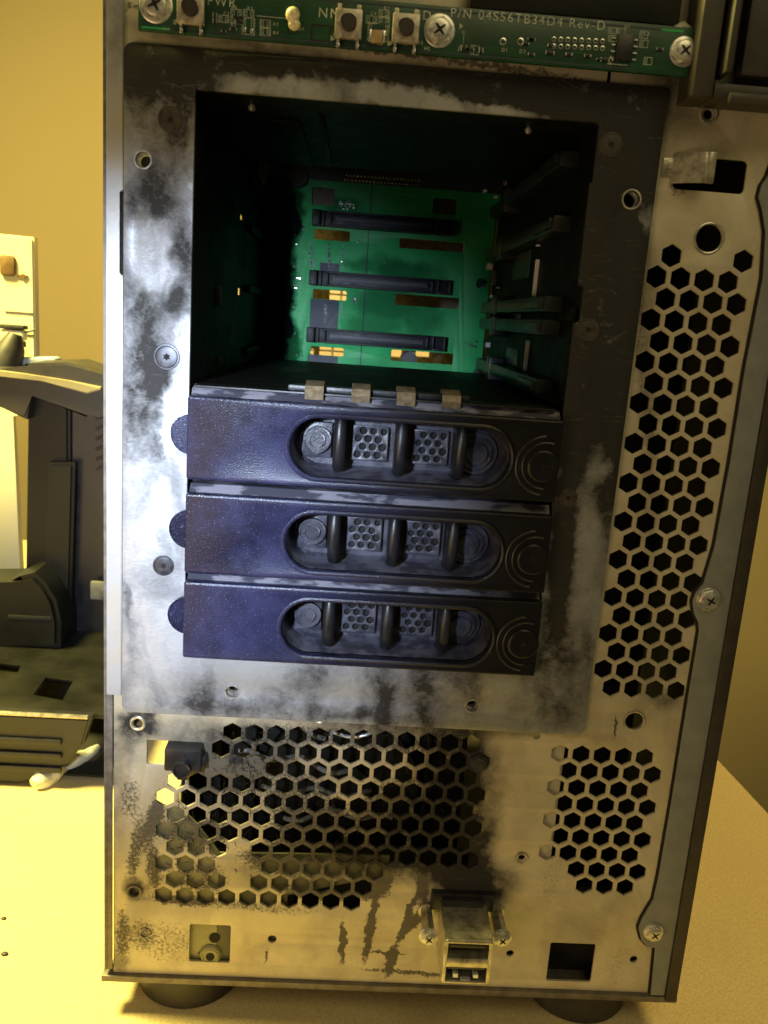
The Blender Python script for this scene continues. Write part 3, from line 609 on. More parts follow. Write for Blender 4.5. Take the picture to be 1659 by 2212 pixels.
for k in range(42):
    p = U(*z5(400+k % 21*24+(12 if k >= 21 else 0), (110 if k >= 21 else 140)+k % 21*1.8), YB); mb.cyl((p.x, p.z), .45, YB-.7, YB-.02, 8)
mb.obj('solder_joint', ['screw_black', 'solder'], BPn)['kind'] = 'stuff'
p = U(*z5(90, 115), YB-4); mb = MB(); mb.cyl((p.x, p.z), 5, YB-4, YB-.02, 24, bev=.8); mb.cyl((p.x, p.z), 2.4, YB-5.6, YB-4.05, 20, bev=.4); mb.obj('screw', 'screw_sooty', BPn)
p = U(*z5(1300, 822), YB-3); mb = MB(); mb.cyl((p.x, p.z), 2.4, YB-3, YB-.02, 20, bev=.6); mb.obj('screw', 'black_plastic', BPn)
p = U(*z5(1230, 1500), YB-12); mb = MB(); mb.prism([(p.x-7, p.z-10), (p.x+6, p.z-10), (p.x+6, p.z+5), (p.x+3, p.z+9)], YB-14, YB-3, .5); mb.obj('corner_bracket', 'black_plastic', BPn)
# capacitor seen through the lowest slot
p = U(*z5(820, 1320), YB+14); mb = MB(); mb.cyl((p.x, p.z), 4.2, YB+10, YB+26, 22, bev=.6); mb.obj('capacitor', 'black_plastic', BPn)
# ------------------------------------------------------------------ lower interior: near plate, fan housing, cables
mb = MB(); 
mb.prism([(39, 3), (64, 3), (64, 34), (100, 44), (100, 52), (39, 50)], 3.1, 4); mb.obj('inner_plate', 'olive_dark', TW)  # darker sheet to the right of the olive one
mb = MB(); mb.prism([(6, 3), (38.9, 3), (38.9, 50), (30, 62), (24, 68), (6, 68)], 3.1, 4); mb.obj('inner_plate', 'inner_olive', TW)
mb = MB(); mb.prism([(153.5, 40), (158.5, 40), (158.5, 102), (153.5, 102)], 3.2, 8); mb.obj('inner_plate', 'panel', TW)
mb = MB(); mb.box(29, 128, 26, 60, 36, 103, 1)
for k in range(7): mb.box(34+k*13, 36+k*13, 22, 26, 38, 101, .4)
mb.cyl((80, 68), 30, 20, 25, 40, bev=.8); mb.cyl((80, 68), 12, 16, 20, 32, bev=1); mb.obj('fan_housing', 'shroud', TW)
mb = MB(); mb.box(23.6, 24.4, 10.2, 400, 2, 127); mb.box(24.5, 190, 300, 301, 2, 127); mb.obj('light_baffle', 'void', TW)  # unseen partition added to keep the space behind the holes dark
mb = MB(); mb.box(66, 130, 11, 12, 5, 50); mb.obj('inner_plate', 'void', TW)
mb = MB(); mb.tube([(56+46*i/14, 14+6*math.sin(i*.5), 97-4*math.sin(i/14*3.1)-i*.15+ (i/14)**2*8) for i in range(15)], .6, 8); mb.obj('cable', 'bright_metal', TW)
for q in range(4):
    mb = MB(); zz = 92-q*11; mb.tube([(34+q*9+40*i/12, 13+3*math.sin(i+q), zz+(6-q*3)*math.sin(i/12*3.1+q)) for i in range(13)], .9, 8); mb.obj('cable', 'cable', TW)
# dark clip block in the upper-left slot
a_, b_ = U(362, 1600, 1.2), U(440, 1652, 1.2)
mb = MB(); mb.box(a_.x, b_.x, -4.5, 6, b_.z, a_.z, .9); mb.box(a_.x+8, b_.x+1.4, -3, 2, b_.z+1, b_.z+5, .6); mb.cyl(((a_.x+b_.x)/2, b_.z+1.5), 3, -6.5, -3, 20, bev=.7); mb.prism([((a_.x+b_.x)/2-2.5, b_.z), ((a_.x+b_.x)/2+2.5, b_.z), ((a_.x+b_.x)/2+1, b_.z-4), ((a_.x+b_.x)/2-2, b_.z-4)], -3, 1.1, .4); mb.obj('latch_block', 'black_plastic', TW)
# screw boss seen in the square cut-out
p = U(460, 2040, 8); mb = MB(); mb.cyl((p.x, p.z), 3.2, 1.6, 3.05, 26, r2=4.4, bev=.4); mb.mi = 1; mb.cyl((p.x, p.z), 1.6, 1.4, 1.8, 18); mb.cyl((p.x+1.2, p.z+7), 2.0, 2.8, 3.05, 20); mb.obj('screw_boss', ['inner_olive', 'void'], TW)
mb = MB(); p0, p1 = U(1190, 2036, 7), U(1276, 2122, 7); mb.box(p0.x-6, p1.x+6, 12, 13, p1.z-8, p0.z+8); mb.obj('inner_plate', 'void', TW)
# bolt head showing at the end of the hexagon field
p = U(1034, 1650, -.5); mb = MB(); mb.prism(circ((p.x, p.z), 3.4, 6, .5), -1.2, 1.1, .6); mb.obj('bolt_head', 'screw_black', TW)
# lint stuck to the mesh
rv = random.Random(21); mb = MB()
for k in range(260):
    px, py = rv.choice([(rv.gauss(500, 45), rv.gauss(1640, 22)), (rv.gauss(420, 40), rv.gauss(1780, 40)), (rv.gauss(560, 40), rv.gauss(1650, 18)), (rv.gauss(610, 60), rv.gauss(1590, 10)), (rv.gauss(900, 90), rv.gauss(1700, 60)), (rv.gauss(520, 30), rv.gauss(1700, 30)), (rv.gauss(430, 60), rv.gauss(1840, 60)), (rv.gauss(700, 120), rv.gauss(1800, 50)), (rv.gauss(860, 100), rv.gauss(1590, 10))])
    if not (330 < px < 1050 and 1565 < py < 1960): continue
    p = U(px, py, .7); a0 = rv.uniform(0, 6.28); l = rv.uniform(1, 3.5)
    pts = [Vector((p.x, 1.0, p.z))]
    for i in range(4): a0 += rv.uniform(-.9, .9); pts.append(pts[-1]+Vector((math.cos(a0)*l/4, rv.uniform(-.25, .15), math.sin(a0)*l/4)))
    mb.tube(pts, [.13, .11, .1, .08, .04], 5)
mb.obj('lint', 'dark_plastic', TW)['kind'] = 'stuff'
# ------------------------------------------------------------------ usb port
t1 = U(957, 1972, -2); f0 = U(962, 2030, -20); f1 = U(1056, 2128, -20)
ux0, ux1 = f0.x, f1.x; uz1, uz0 = f0.z, f1.z; YF = -20.0
hs = []
w_ = ux1-ux0; hz = uz1-uz0
top_h = rrect(ux0+1.3, ux1-1.3, uz1-1.2-hz*.35, uz1-1.5, .3); bot_h = rrect(ux0+1.3, ux1-1.3, uz0+1.0, uz0+1.0+hz*.32, .3)
mb = MB(); mb.box(ux0, ux1, YF+1.2, 1, uz1-.6, uz1, .2); mb.box(ux0, ux1, YF+1.2, 1, uz0, uz0+.6, .2); mb.box(ux0, ux0+.6, YF+1.2, 1, uz0+.61, uz1-.61); mb.box(ux1-.6, ux1, YF+1.2, 1, uz0+.61, uz1-.61)
mb.box(ux0+.7, ux1-.7, YF+1.3, YF+14, uz0+1.2+hz*.32, uz1-1.4-hz*.35)
USB = mb.obj('usb_port', 'dull_metal', TW)
sheet('port_frame', rrect(ux0, ux1, uz0, uz1, 1.2), [top_h, bot_h], YF, YF+1.15, 'dull_metal', USB, bev=.35)
mb = MB(); 
for zz in (uz1-1.5-hz*.1, uz0+1.0+hz*.26): mb.box(ux0+1.8, ux1-1.8, YF+1.5, YF+12, zz-.9, zz+.4, .15)
mb.box(ux0+.7, ux1-.7, YF+12.5, YF+13, uz0+.7, uz1-.7); mb.obj('port_tongue', 'black_plastic', USB)
mb = MB(); mb.box(ux0+4, ux0+5.8, YF+.9, YF+3.5, uz0+1.6, uz0+3.4, .2); mb.box(ux1-5.6, ux1-3.8, YF+.9, YF+3.5, uz0+1.6, uz0+3.2, .2); mb.box(ux0+6.6, ux1-6.6, YF+.6, YF+2, uz0+.7, uz0+1.3); mb.obj('contact_spring', 'bright_metal', USB)
pa, pb = U(932, 1920, 1.1), U(1062, 1962, 1.1)
mb = MB(); mb.box(pa.x, pb.x, -1.2, 3, pb.z, pa.z, .5); mb.box(pa.x+4, pb.x-4, -3.2, -1.25, pb.z, pa.z-1.2, .3); mb.obj('socket_block', 'black_plastic', USB)
for px, py, bxp, byp in ((926, 2022, 905, 1950), (1084, 2025, 1062, 1958)):
    e = U(px, py, -13); b0 = U(bxp, byp, 0); mb = MB(); c_ = (e.x, e.z)
    mb.cyl(c_, 2.3, -12.6, 1.0, 6, bev=.15); mb.cyl(c_, 2.9, -.4, 1.1, 24, bev=.2); mb.obj('standoff', 'dull_metal', USB)
    phillips(px, py, 3.4, -12.7, USB, tilt=.3, lift=1.6)
# ------------------------------------------------------------------ circuit board along the top
YP = -7.0
t = NT('green_circuit_board'); P = t.P()
g = t.mix(t.ss(t.noise(P, 80, 4), .35, .65), (0.009, 0.046, 0.024), (0.016, 0.072, 0.036))
g = t.mix(t.ss(t.noise(t.mapping(P, sc=(.08, 1, 1)), 700, 2), .55, .6, 0, .3), g, (0.03, 0.11, 0.05))
g = t.mix(t.ss(t.noise(P, 60, 7, .7), .5, .7, 0, .55), g, (0.02, 0.018, 0.014)); M['pcb'] = t.out(g, .35, 0, .5)
pl = U(298, 62, YP); prr = U(1478, 168, YP); zb = (pl.z+prr.z)/2; zt_ = U(1200, 34, YP).z
mb = MB(); mb.box(pl.x, prr.x+1, YP, YP+1.6, zb, zt_, .15)
PCB = mb.obj('circuit_board', 'pcb', TW)
mb = MB(); mb.box(pl.x+1, prr.x-14, YP-.06, YP-.02, zb+.6, zb+1.0); mb.box(pl.x+20, prr.x-2, YP-.06, YP-.02, zt_-1.4, zt_-.9); mb.obj('copper_trace', 'pcb_back', PCB)
for px in (337, 948, 1474):
    mb = MB(); c_ = U2(px, 70 if px != 337 else 12, YP+1.6); mb.cyl(c_, 3, YP+1.65, 1.1, 6, bev=.2); mb.obj('standoff', 'dull_metal', PCB)
phillips(337, 12, 4.6, YP, PCB, tilt=-.1, lift=1.4); phillips(949, 67, 4.4, YP, PCB, tilt=.1, lift=1.4); phillips(1476, 112, 4.0, YP, PCB, tilt=.2, lift=1.4)
for px, py in ((411, 18), (753, 50), (877, 60)):
    c_ = U2(px, py, YP-3); x, z = c_; mb = MB()
    mb.box(x-3.7, x+3.7, YP-3, YP-.9, z-3.7, z+3.7, .3); mb.mi = 1; mb.cyl(c_, 2.2, YP-4.3, YP-3.02, 28, bev=.3); mb.box(x-3.5, x+3.5, YP-.88, YP-.02, z-3.5, z+3.5)
    mb.box(x-2.6, x-.4, YP-2.4, YP-.5, z-5.2, z-3.75, .2) if False else None
    mb.mi = 0
    for sx in (-2.7, 2.7): mb.box(x+sx-.55, x+sx+.55, YP-1.2, YP-.7, z+3.6, z+5.4, .15)
    mb.mi = 2
    for sx in (-2.7, 2.7):
        mb.box(x+sx-.5, x+sx+.5, YP-1.6, YP-.1, z-5.9, z-4.6, .25); mb.box(x+sx-.35, x+sx+.35, YP-2, YP-1.2, z-4.9, z-3.7, .1)
    mb.obj('push_button', ['button_metal', 'rust_brown', 'solder'], PCB)
c_ = U(632, 38, YP-1.5); mb = MB()
bmesh.ops.create_uvsphere(mb.b, u_segments=20, v_segments=12, radius=1, matrix=Matrix.Translation((c_.x, YP-1.1, c_.z+.8)) @ Matrix.Diagonal((2.0, 1.5, 2.1, 1)))
bmesh.ops.create_uvsphere(mb.b, u_segments=20, v_segments=12, radius=1, matrix=Matrix.Translation((c_.x+.5, YP-.9, c_.z-1.5)) @ Matrix.Diagonal((1.7, 1.2, 1.6, 1)))
mb.obj('indicator_light', 'cream', PCB)
c_ = U(814, 79, YP-1); mb = MB(); mb.box(c_.x-1.5, c_.x+1.5, YP-1.6, YP-.02, c_.z-1.6, c_.z+1.6, .2); mb.mi = 1; mb.box(c_.x-2.3, c_.x-1.55, YP-1.5, YP-.02, c_.z-1.6, c_.z+1.6, .2); mb.box(c_.x+1.55, c_.x+2.3, YP-1.5, YP-.02, c_.z-1.6, c_.z+1.6, .2); mb.obj('ceramic_capacitor', ['ceramic', 'solder'], PCB)
a_ = U(1338, 118, YP-1); mb = MB(); mb.box(a_.x-1, a_.x+3.6, YP-1.4, YP-.1, a_.z-1.5, a_.z+5.4, .2); mb.mi = 1
for k in range(4):
    for sx in (-2.3, 4.0): mb.box(a_.x+sx-.1, a_.x+sx+1, YP-.5, YP-.05, a_.z-1+k*1.7, a_.z-.6+k*1.7)
mb.obj('chip', ['black_plastic', 'solder'], PCB)
# silkscreen frames, pads and vias
def frame(mb, x, z, w, h, th=.14):
    y0, y1 = YP-.05, YP-.015
    for q in ((x, x+w, z, z+th), (x, x+w, z+h-th, z+h), (x, x+th, z+th, z+h-th), (x+w-th, x+w, z+th, z+h-th)): mb.box(q[0], q[1], y0, y1, q[2], q[3])
mb = MB()
def zt1(x, y, Y=YP): p = U((240+x*.48222)*.9036, y*.48222*.9036, Y); return p
for (x, y, w, h) in ((585, 110, 2.9, 1.9), (645, 83, 3, 2), (645, 118, 3, 2), (708, 85, 3, 2), (790, 135, 3, 2), (790, 175, 3, 2), (1315, 115, 3.1, 2), (1378, 85, 3, 2), (1378, 118, 3, 2), (1322, 200, 6, 4.6), (700, 170, 3.6, 4.2)):
    p = zt1(x, y); frame(mb, p.x, p.z, w, h); frame(mb, p.x+.35, p.z+.4, .7, h-.8, .12); frame(mb, p.x+w-1.05, p.z+.4, .7, h-.8, .12)
p0, p1 = zt1(775, 78), zt1(930, 86); mb.box(p0.x, p1.x, YP-.05, YP-.015, p0.z-.1, p0.z+.05)
for (x, y) in ((1140, 185), (1425, 208)):
    p = zt1(x, y); mb.prism([(p.x, p.z-1), (p.x+1.4, p.z-.4), (p.x, p.z+.6)], YP-.05, YP-.015)
def zt2(x, y, Y=YP): return U((1036+x*.48222)*.9036, y*.48222*.9036, Y)
for (x, y, w, h) in ((865, 165, 2.6, 1.6), (905, 168, 2.6, 1.6), (865, 205, 2.6, 1.6), (940, 205, 2.6, 1.6), (1020, 190, 2.4, 2), (1020, 235, 2.4, 2), (1040, 320, 2.4, 2), (860, 318, 6, .3), (182, 270, 2.4, 2.4)):
    p = zt2(x, y); frame(mb, p.x, p.z, w, h); frame(mb, p.x+.4, p.z+.35, .6, max(h-.7, .3), .12)
for (x, y) in ((130, 130),): 
    p = zt2(x, y); mb.prism([(p.x, p.z-.8), (p.x+1, p.z), (p.x, p.z+.8)], YP-.05, YP-.015)
p0, p1 = zt2(152, 150), zt2(152, 215); mb.box(p0.x, p0.x+.12, YP-.05, YP-.015, p1.z, p0.z)
mb.obj('printed_outline', 'silk', PCB)
mb = MB()
for r_ in range(2):
    for k in range(8):
        p = zt2(597+k*34.5, 195+r_*35+k*1.5); mb.tube([(p.x+.55*math.cos(q), YP-.05, p.z+.55*math.sin(q)) for q in [2*math.pi*i/12 for i in range(12)]], .17, 5, True)
for (x, y) in ((432, 207), (345, 207)):
    p = zt2(x, y); mb.tube([(p.x+.8*math.cos(q), YP-.05, p.z+.8*math.sin(q)) for q in [2*math.pi*i/14 for i in range(14)]], .25, 5, True)
for (x, y) in ((715, 150), (750, 155), (372, 110)):
    p = zt1(x, y); mb.box(p.x-.45, p.x+.45, YP-.4, YP-.02, p.z-.6, p.z+.6, .1)
mb.obj('solder_pad', 'solder', PCB)
mb = MB(); p0, p1 = zt1(1045, 118), zt1(1140, 212); frame(mb, p0.x, p1.z, p1.x-p0.x, p0.z-p1.z, .5); mb.obj('dark_pad', 'black_plastic', PCB)
def tx(body, size, p, name='printed_text', z=0): text(name, body, size, p.x, p.z, YP-.1, 'silk', PCB, 0)
rv = random.Random(9); 
for k in range(46):
    x = rv.uniform(330, 1440)
    if any(abs(x-q) < 45 for q in (337, 411, 753, 877, 949, 632)): continue
    lo = 62+ (x-300)*.075; p = U(x, lo - rv.choice([8, 14, 22, 30, 40]), YP); w_, h_ = rv.choice([(1.4, .7), (.7, 1.4), (1.0, .5), (2.0, 1.0)])
    md = MB(); md.box(p.x-w_/2, p.x+w_/2, YP-.5, YP-.02, p.z-h_/2, p.z+h_/2, .08); md.mi = 1; md.box(p.x-w_/2-.3, p.x-w_/2-.02, YP-.4, YP-.02, p.z-h_/2, p.z+h_/2); md.box(p.x+w_/2+.02, p.x+w_/2+.3, YP-.4, YP-.02, p.z-h_/2, p.z+h_/2)
    md.obj('small_component', ['black_plastic', 'solder'], PCB)
tx('PWR', 3.3, zt1(528, 25)); tx('NMI', 3.6, zt1(1078, 85)); tx('ID', 3.4, zt1(1572, 96)); tx('P/N 04S56TB34D4 Rev-D', 3.35, zt2(82, 84))
for b_, x, y in (('R1', 856, 128), ('R4', 856, 170), ('D1', 982, 150), ('C1', 610, 75), ('R3', 728, 50), ('R5', 650, 45), ('R2', 645, 130), ('S2', 1150, 182), ('C4', 1338, 75), ('R7', 1405, 48), ('C2', 1370, 222), ('S3', 1575, 220), ('H1', 312, 150), ('H2', 1605, 248)): tx(b_, 1.25, zt1(x, y))
for b_, x, y in (('J1', 122, 250), ('1', 138, 165), ('B1', 130, 240), ('U1', 945, 140), ('D1', 337, 255), ('D2', 425, 262), ('C8', 1040, 175)): tx(b_, 1.3, zt2(x, y))
# ------------------------------------------------------------------ drive-bay frame at the top right
a_ = U(1500, 205, -14)
mb = MB(); X0 = U(1502, 150, -12).x; ZB = U(1560, 212, -12).z
mb.box(X0, X0+6, -12, 1, ZB, TOP-2, .8); mb.box(X0+6.1, 236, -12, 1, ZB, ZB+4, .8)
mb.box(X0+7.5, X0+9.5, -15, -6, ZB+6, TOP-2, .6); mb.box(X0+6.1, 236, -4, 1, ZB+4, TOP-2)
mb.box(X0+14, 236, -9.5, -4.1, ZB+7, TOP-5, 1.2); mb.box(X0+10, 236, -14, -11, ZB-1.6, ZB+1.5, 1.0)
mb.obj('bay_frame', 'black_edge', TW)
mb = MB(); mb.box(X0-64, X0-4, -5.2, 1.0, zt_+.8, TOP-2, .5); mb.obj('top_bracket', 'dark_plastic', TW)
# ------------------------------------------------------------------ drive carriers (local origin: left top front corner, millimetres)
def stadium(x0, x1, z, h, y, n=14):
    r = h/2; pts = []
    for k in range(n+1): a_ = math.pi/2-math.pi*k/n; pts.append(Vector((x1-r+r*math.cos(a_), y, z+r*math.sin(a_))))
    for k in range(n+1): a_ = -math.pi/2-math.pi*k/n; pts.append(Vector((x0+r+r*math.cos(a_), y, z+r*math.sin(a_))))
    return pts
CWd = 117.0; CHt = 26.2
def carrier(loc, label, clips):
    t_ = thing('drive_carrier', label, 'drive carrier', loc, 'drive carriers in the lower bays'); t_['local'] = 1
    zc = -13.4
    out = stadium(31.5, 101.5, zc, 19.4, 0)
    sheet('front_face', rrect(0, CWd, -CHt, 0, .9), [[(v.x, v.z) for v in out]], -5.0, -1.0, 'carrier', t_, bev=.8)
    mb = MB(); mb.loft([stadium(31.5, 101.5, zc, 19.4, -1.2), stadium(32, 101, zc, 18.2, .8), stadium(32.8, 100.2, zc, 16.6, 9.5), stadium(33.8, 99.2, zc, 15.0, 10.5)]); mb.obj('grip_recess', 'recess', t_)
    mb = MB(); mb.tube(stadium(31.0, 102.0, zc, 20.2, -5.0), .85, 8, True); mb.obj('recess_rim', 'carrier', t_)
    for x in (47.2, 66.6, 85.8):
        mb = MB(); pts = [(x, 8, zc+9.0), (x, 2, zc+8.8), (x, -1.2, zc+7.4), (x, -1.9, zc+5), (x, -1.6, zc-3.0), (x, .6, zc-6.2), (x, 5.5, zc-7.8), (x, 9.5, zc-8.2)]
        mb.tube(pts, 1.9, 12); mb.box(x-1.6, x+1.6, 0, 10.3, zc-7.0, zc+7.6, .5); mb.obj('grip_rib', 'black_plastic', t_)
    for k, x in enumerate((51.2, 70.9)):
        hs = []; rjj = random.Random(k)
        for r_ in range(4):
            for c__ in range(4):
                hx = 1.9+c__*3.3+(1.65 if r_ % 2 else 0); hzz = 1.7+r_*2.6
                if hx < 10.6: hs.append(circ((x+hx+rjj.uniform(-.12, .12), zc-5+hzz+rjj.uniform(-.1, .1)), rjj.uniform(1.05, 1.25), 14))
        sheet('vent_pad', rrect(x, x+11.8, zc-5.3, zc+6.2, .5), hs, 7.6, 8.8, 'recess', t_, bev=.15)
        mb = MB(); mb.box(x+.3, x+11.5, 9.2, 9.6, zc-5, zc+6); mb.obj('vent_backing', 'void', t_)
    mb = MB(); mb.box(35.5, 44.6, 7, 10.4, zc-5, zc+6.5, .5); mb.cyl((39.9, zc+1.0), 4.4, 4.5, 7.2, 28, bev=.5); mb.cyl((39.9, zc+1.0), 2.6, 3.6, 4.6, 24, bev=.4); mb.obj('pivot_boss', 'recess', t_)
    mb = MB()
    for r_, y_ in ((7.0, 8.6), (5.2, 7.2), (3.4, 6.0)): mb.cyl((92, zc-.6), r_, y_, y_+2, 32, bev=.5)
    mb.obj('end_boss', 'recess', t_)
    mb = MB(); ang = [2*math.pi*i/40 for i in range(40)]; bxx, bzz = 112.6, zc-1.2
    arc = [(bxx+9.4*math.cos(a_), -4.95, bzz+9.4*math.sin(a_)) for a_ in [math.radians(95+ i*170/24) for i in range(25)]]
    mb.tube(arc, .5, 8); arc = [(bxx+7.4*math.cos(a_), -5.1, bzz+7.4*math.sin(a_)) for a_ in [math.radians(75+ i*195/24) for i in range(25)]]
    mb.tube(arc, .4, 8); mb.obj('release_rim', 'black_plastic', t_)
    mb = MB(); LL = lambda rr, y: [Vector((bxx-.8+rr*math.cos(a_), y, bzz+rr*math.sin(a_))) for a_ in ang]; mb.loft([LL(5.2, -4.6), LL(5.2, -5.4), LL(4.9, -5.8), LL(4.3, -6.0), LL(3.0, -5.7), LL(1.2, -5.6)]); mb.mi = 1; mb.prism([(bxx-1.4, bzz-1.2), (bxx+.8, bzz), (bxx-1.4, bzz+1.2)], -5.75, -5.5); mb.obj('release_button', ['carrier', 'black_plastic'], t_)
    mb = MB(); mb.cyl((.9, -12.3), 6.3, -2.8, -.7, 36, bev=.4); mb.obj('hinge_tab', 'carrier', t_)
    # body with the dusty top ledge
    mb = MB(); a = [mb.b.verts.new(Vector(p)) for p in ((.4, -1.2, -.3), (CWd-.4, -1.2, -.3), (CWd-.4, 1.5, 2.2), (.4, 1.5, 2.2), (CWd-.4, 9, 2.2), (.4, 9, 2.2))]
    mb.b.faces.new((a[0], a[1], a[2], a[3])); mb.b.faces.new((a[3], a[2], a[4], a[5]))
    mb.box(.4, CWd-.4, -.95, 2.0, -CHt-.3, -CHt+1.2); mb.obj('top_ledge', 'ledge', t_)
    mb = MB(); mb.box(.5, CWd-.5, 11, 150, -CHt, 1.8); mb.box(.5, 31, -.95, 10.9, -CHt+1.5, -.4); mb.box(102.5, CWd-.5, -.95, 10.9, -CHt+1.5, -.4); mb.obj('carrier_body', 'black_plastic', t_)
    if clips:
        mb = MB(); mb.box(1, CWd-2, -.5, 10, 2.3, 3.0, .2); mb.box(30, 88, 2, 8, 3.1, 5.0, .5); mb.obj('spring_strip', 'black_plastic', t_)
        for x in (38.5, 53.0, 67.2, 81.5):
            mb = MB(); prof = [(-1.6, 1.0), (-2.2, 3.2), (-1.2, 5.2), (2.5, 6.6), (7, 6.4), (9, 4.6), (8.4, 4.2), (6.6, 5.8), (2.6, 5.9), (-.7, 4.7), (-1.5, 3.1), (-1.0, 1.0)]
            hw = 2.9; A = [mb.b.verts.new((x-hw, y, z)) for y, z in prof]; B = [mb.b.verts.new((x+hw, y, z)) for y, z in prof]
            mb.b.faces.new(A); mb.b.faces.new(B[::-1])
            for i in range(len(prof)): mb.b.faces.new((A[i], B[i], B[(i+1) % len(prof)], A[(i+1) % len(prof)]))
            mb.obj('spring_clip', 'tan_clip', t_)
    return t_
def copy_tree(o, parent=None):
    c_ = o.copy(); link(c_); c_.parent = parent
    for ch in list(o.children): copy_tree(ch, c_)
    return c_
ctop = U(412, 855, -5).z; cx0 = 25.9
c2z = U(405, 1066, -5).z; c3z = U(402, 1257, -5).z
C2 = carrier((cx0, 0, c2z), 'black plastic drive carrier between the other two carriers, in the middle of the stack', False)
C3 = copy_tree(C2); C3.location = Vector((cx0, 0, c3z))*MM; C3['label'] = 'lowest black plastic drive carrier, just above the bare steel at the bottom of the bay'
C1 = carrier((cx0, 0, ctop), 'topmost black drive carrier with four tan spring clips standing along its upper edge', True)
for o in (C1, C2, C3):
    if 'local' in o: del o['local']
if 'local' in C3: del C3['local']
# ------------------------------------------------------------------ background things on the left
def Zo(x, y, k): return x*k, y
WC = U(72, 512, 330); wz = WC.z
cab = thing('white_panel', 'cream white upright panel with a brown button behind the black bezel', 'panel', (WC.x-90, 334, FZ))
l1, l2 = U(24, 895, 330), U(44, 1250, 330)
mb = MB(); mb.prism([(WC.x-180, FZ+.1), (l2.x, FZ+.1), (l2.x, l2.z), (l1.x, l1.z), (U(78, 850, 330).x, l1.z+1), (WC.x, wz), (WC.x-180, wz+4)], 330, 338, 1.2); mb.obj('panel_shell', 'white_case', cab)
p = U(20, 574, 329); mb = MB(); mb.box(p.x-6, p.x+4, 327.5, 330.5, p.z-6.5, p.z+6.5, 2); mb.obj('power_button', 'brown', cab)
p = U(50, 597, 329); mb = MB(); mb.box(p.x-4, p.x+3, 329, 330.3, p.z-.8, p.z+.8); mb.cyl((p.x, p.z), 1.6, 328.6, 330.3, 16); mb.obj('drive_slot', 'brown', cab)
mb = MB()
for y_ in (675, 722): q = U(40, y_, 329.6); mb.box(q.x-9, WC.x-1, 329.4, 330.2, q.z-.3, q.z+.3)
mb.obj('panel_seam', 'pad', cab)
# round hinge and lever thing above the bezel
p = U(32, 722, 300)
jk = thing('cable_plug', 'dark plug with a pale band and thin lead in front of the cream panel', 'plug', (p.x, 290, U(25, 800, 290).z))
mb = MB(); q = U(22, 790, 290); mb.tube([(q.x-6, 290, q.z-8), (q.x-3, 290, q.z+2), (q.x+1, 291, q.z+12), (q.x+3, 292, q.z+20)], [13, 11, 8, 4], 16); mb.obj('plug_body', 'black_edge', jk)
mb = MB(); mb.box(p.x-8, p.x+7, 296, 304, p.z-4, p.z+3, 2); mb.obj('pale_band', 'white_case', jk)
mb = MB(); mb.box(p.x-8.5, p.x+7.5, 295, 304, p.z+3.2, p.z+6, 1.2); mb.box(p.x-7, p.x+6, 295, 304, p.z-8, p.z-4.2, 1); mb.obj('plug_collar', 'black_edge', jk)
mb = MB(); a = U(45, 718, 300); b = U(76, 712, 300); mb.tube([a, (a+b)/2+Vector((0, 0, -.6)), b], .7, 8); mb.obj('lead', 'cable', jk)
q = U(95, 775, 300)
cl = MB(); cl.box(q.x-16, q.x+10, 292, 306, q.z-6, q.z+1, 2.5, 3, Matrix.Rotation(-.08, 3, 'Y')); o = cl.obj('folded_cloth', 'bluewhite'); props(o, 'small pale blue folded cloth scrap resting on the bezel ledge', 'cloth')
# black bezel
lip = UZ(45, 1694, FZ)
bz = thing('front_bezel', 'dusty black plastic front bezel lying on the table left of the tower, with upright post', 'bezel', (-70, 220, FZ))
XL = -230.0
XR = UZ(196, 1640, FZ).x
Yl = UZ(0, 1694, FZ).y
zl = U(0, 1543, Yl).z
mb = MB()
prof = [(Yl, FZ+2), (Yl-1, FZ+10), (Yl+1, zl-4), (Yl+4, zl), (Yl+9, zl), (Yl+9, FZ+2)]
def bar(mb, prof, x0, x1, taper=0):
    A = [mb.b.verts.new((x0, y, z)) for y, z in prof]; B = [mb.b.verts.new((x1-(taper*(zz_-FZ)/30 if False else 0), y, zz_)) for y, zz_ in prof]
    mb.b.faces.new(A); mb.b.faces.new(B[::-1])
    for i in range(len(prof)): mb.b.faces.new((A[i], B[i], B[(i+1) % len(prof)], A[(i+1) % len(prof)]))
x1 = U(175, 1600, Yl).x
mb.prism([(XL, FZ+1), (U(45, 1694, Yl).x, FZ+1), (U(140, 1655, Yl).x, U(140, 1655, Yl).z), (U(178, 1612, Yl).x, U(178, 1612, Yl).z), (U(196, 1562, Yl).x, zl), (XL, zl)], Yl, Yl+8, 1.2)
for k in range(3): zz = FZ+9+k*8; mb.box(XL, U(135, 1650, Yl).x, Yl-2.2, Yl-.05, zz, zz+3.2, 1.0)
mb.obj('lip', 'black_plastic', bz)
mb = MB(); mb.box(XL, U(190, 1560, Yl).x, Yl-.8, Yl+1.5, zl-.2, zl+1.6, .6); mb.obj('lip_edge', 'dull_metal', bz)
dz = zl-1; Yd = Yl+8.2
def uz2(px, py, Z): p_ = UZ(px, py, Z); return (p_.x, p_.y)
deck_h = []
for q in (((0, 1432), (45, 1437), (38, 1452), (0, 1447)), ((72, 1500), (100, 1462), (158, 1470), (135, 1512))): deck_h.append([uz2(x, y, dz) for x, y in q])
sheet('deck', [(XL, Yd), (-42, Yd), (-46, 330), (XL, 330)], deck_h, 0, 3, 'dark_plastic', bz, bev=.4, fn=lambda x, y, z: (x, z, dz-y))
mb = MB(); mb.box(XL, -44, Yd, 330, FZ+2, FZ+3); mb.obj('underside', 'void', bz)
Yb = UZ(60, 1400, dz).y
pts = [(0, 1395), (128, 1403), (128, 1345), (118, 1300), (95, 1262), (70, 1240), (40, 1247), (0, 1268)]
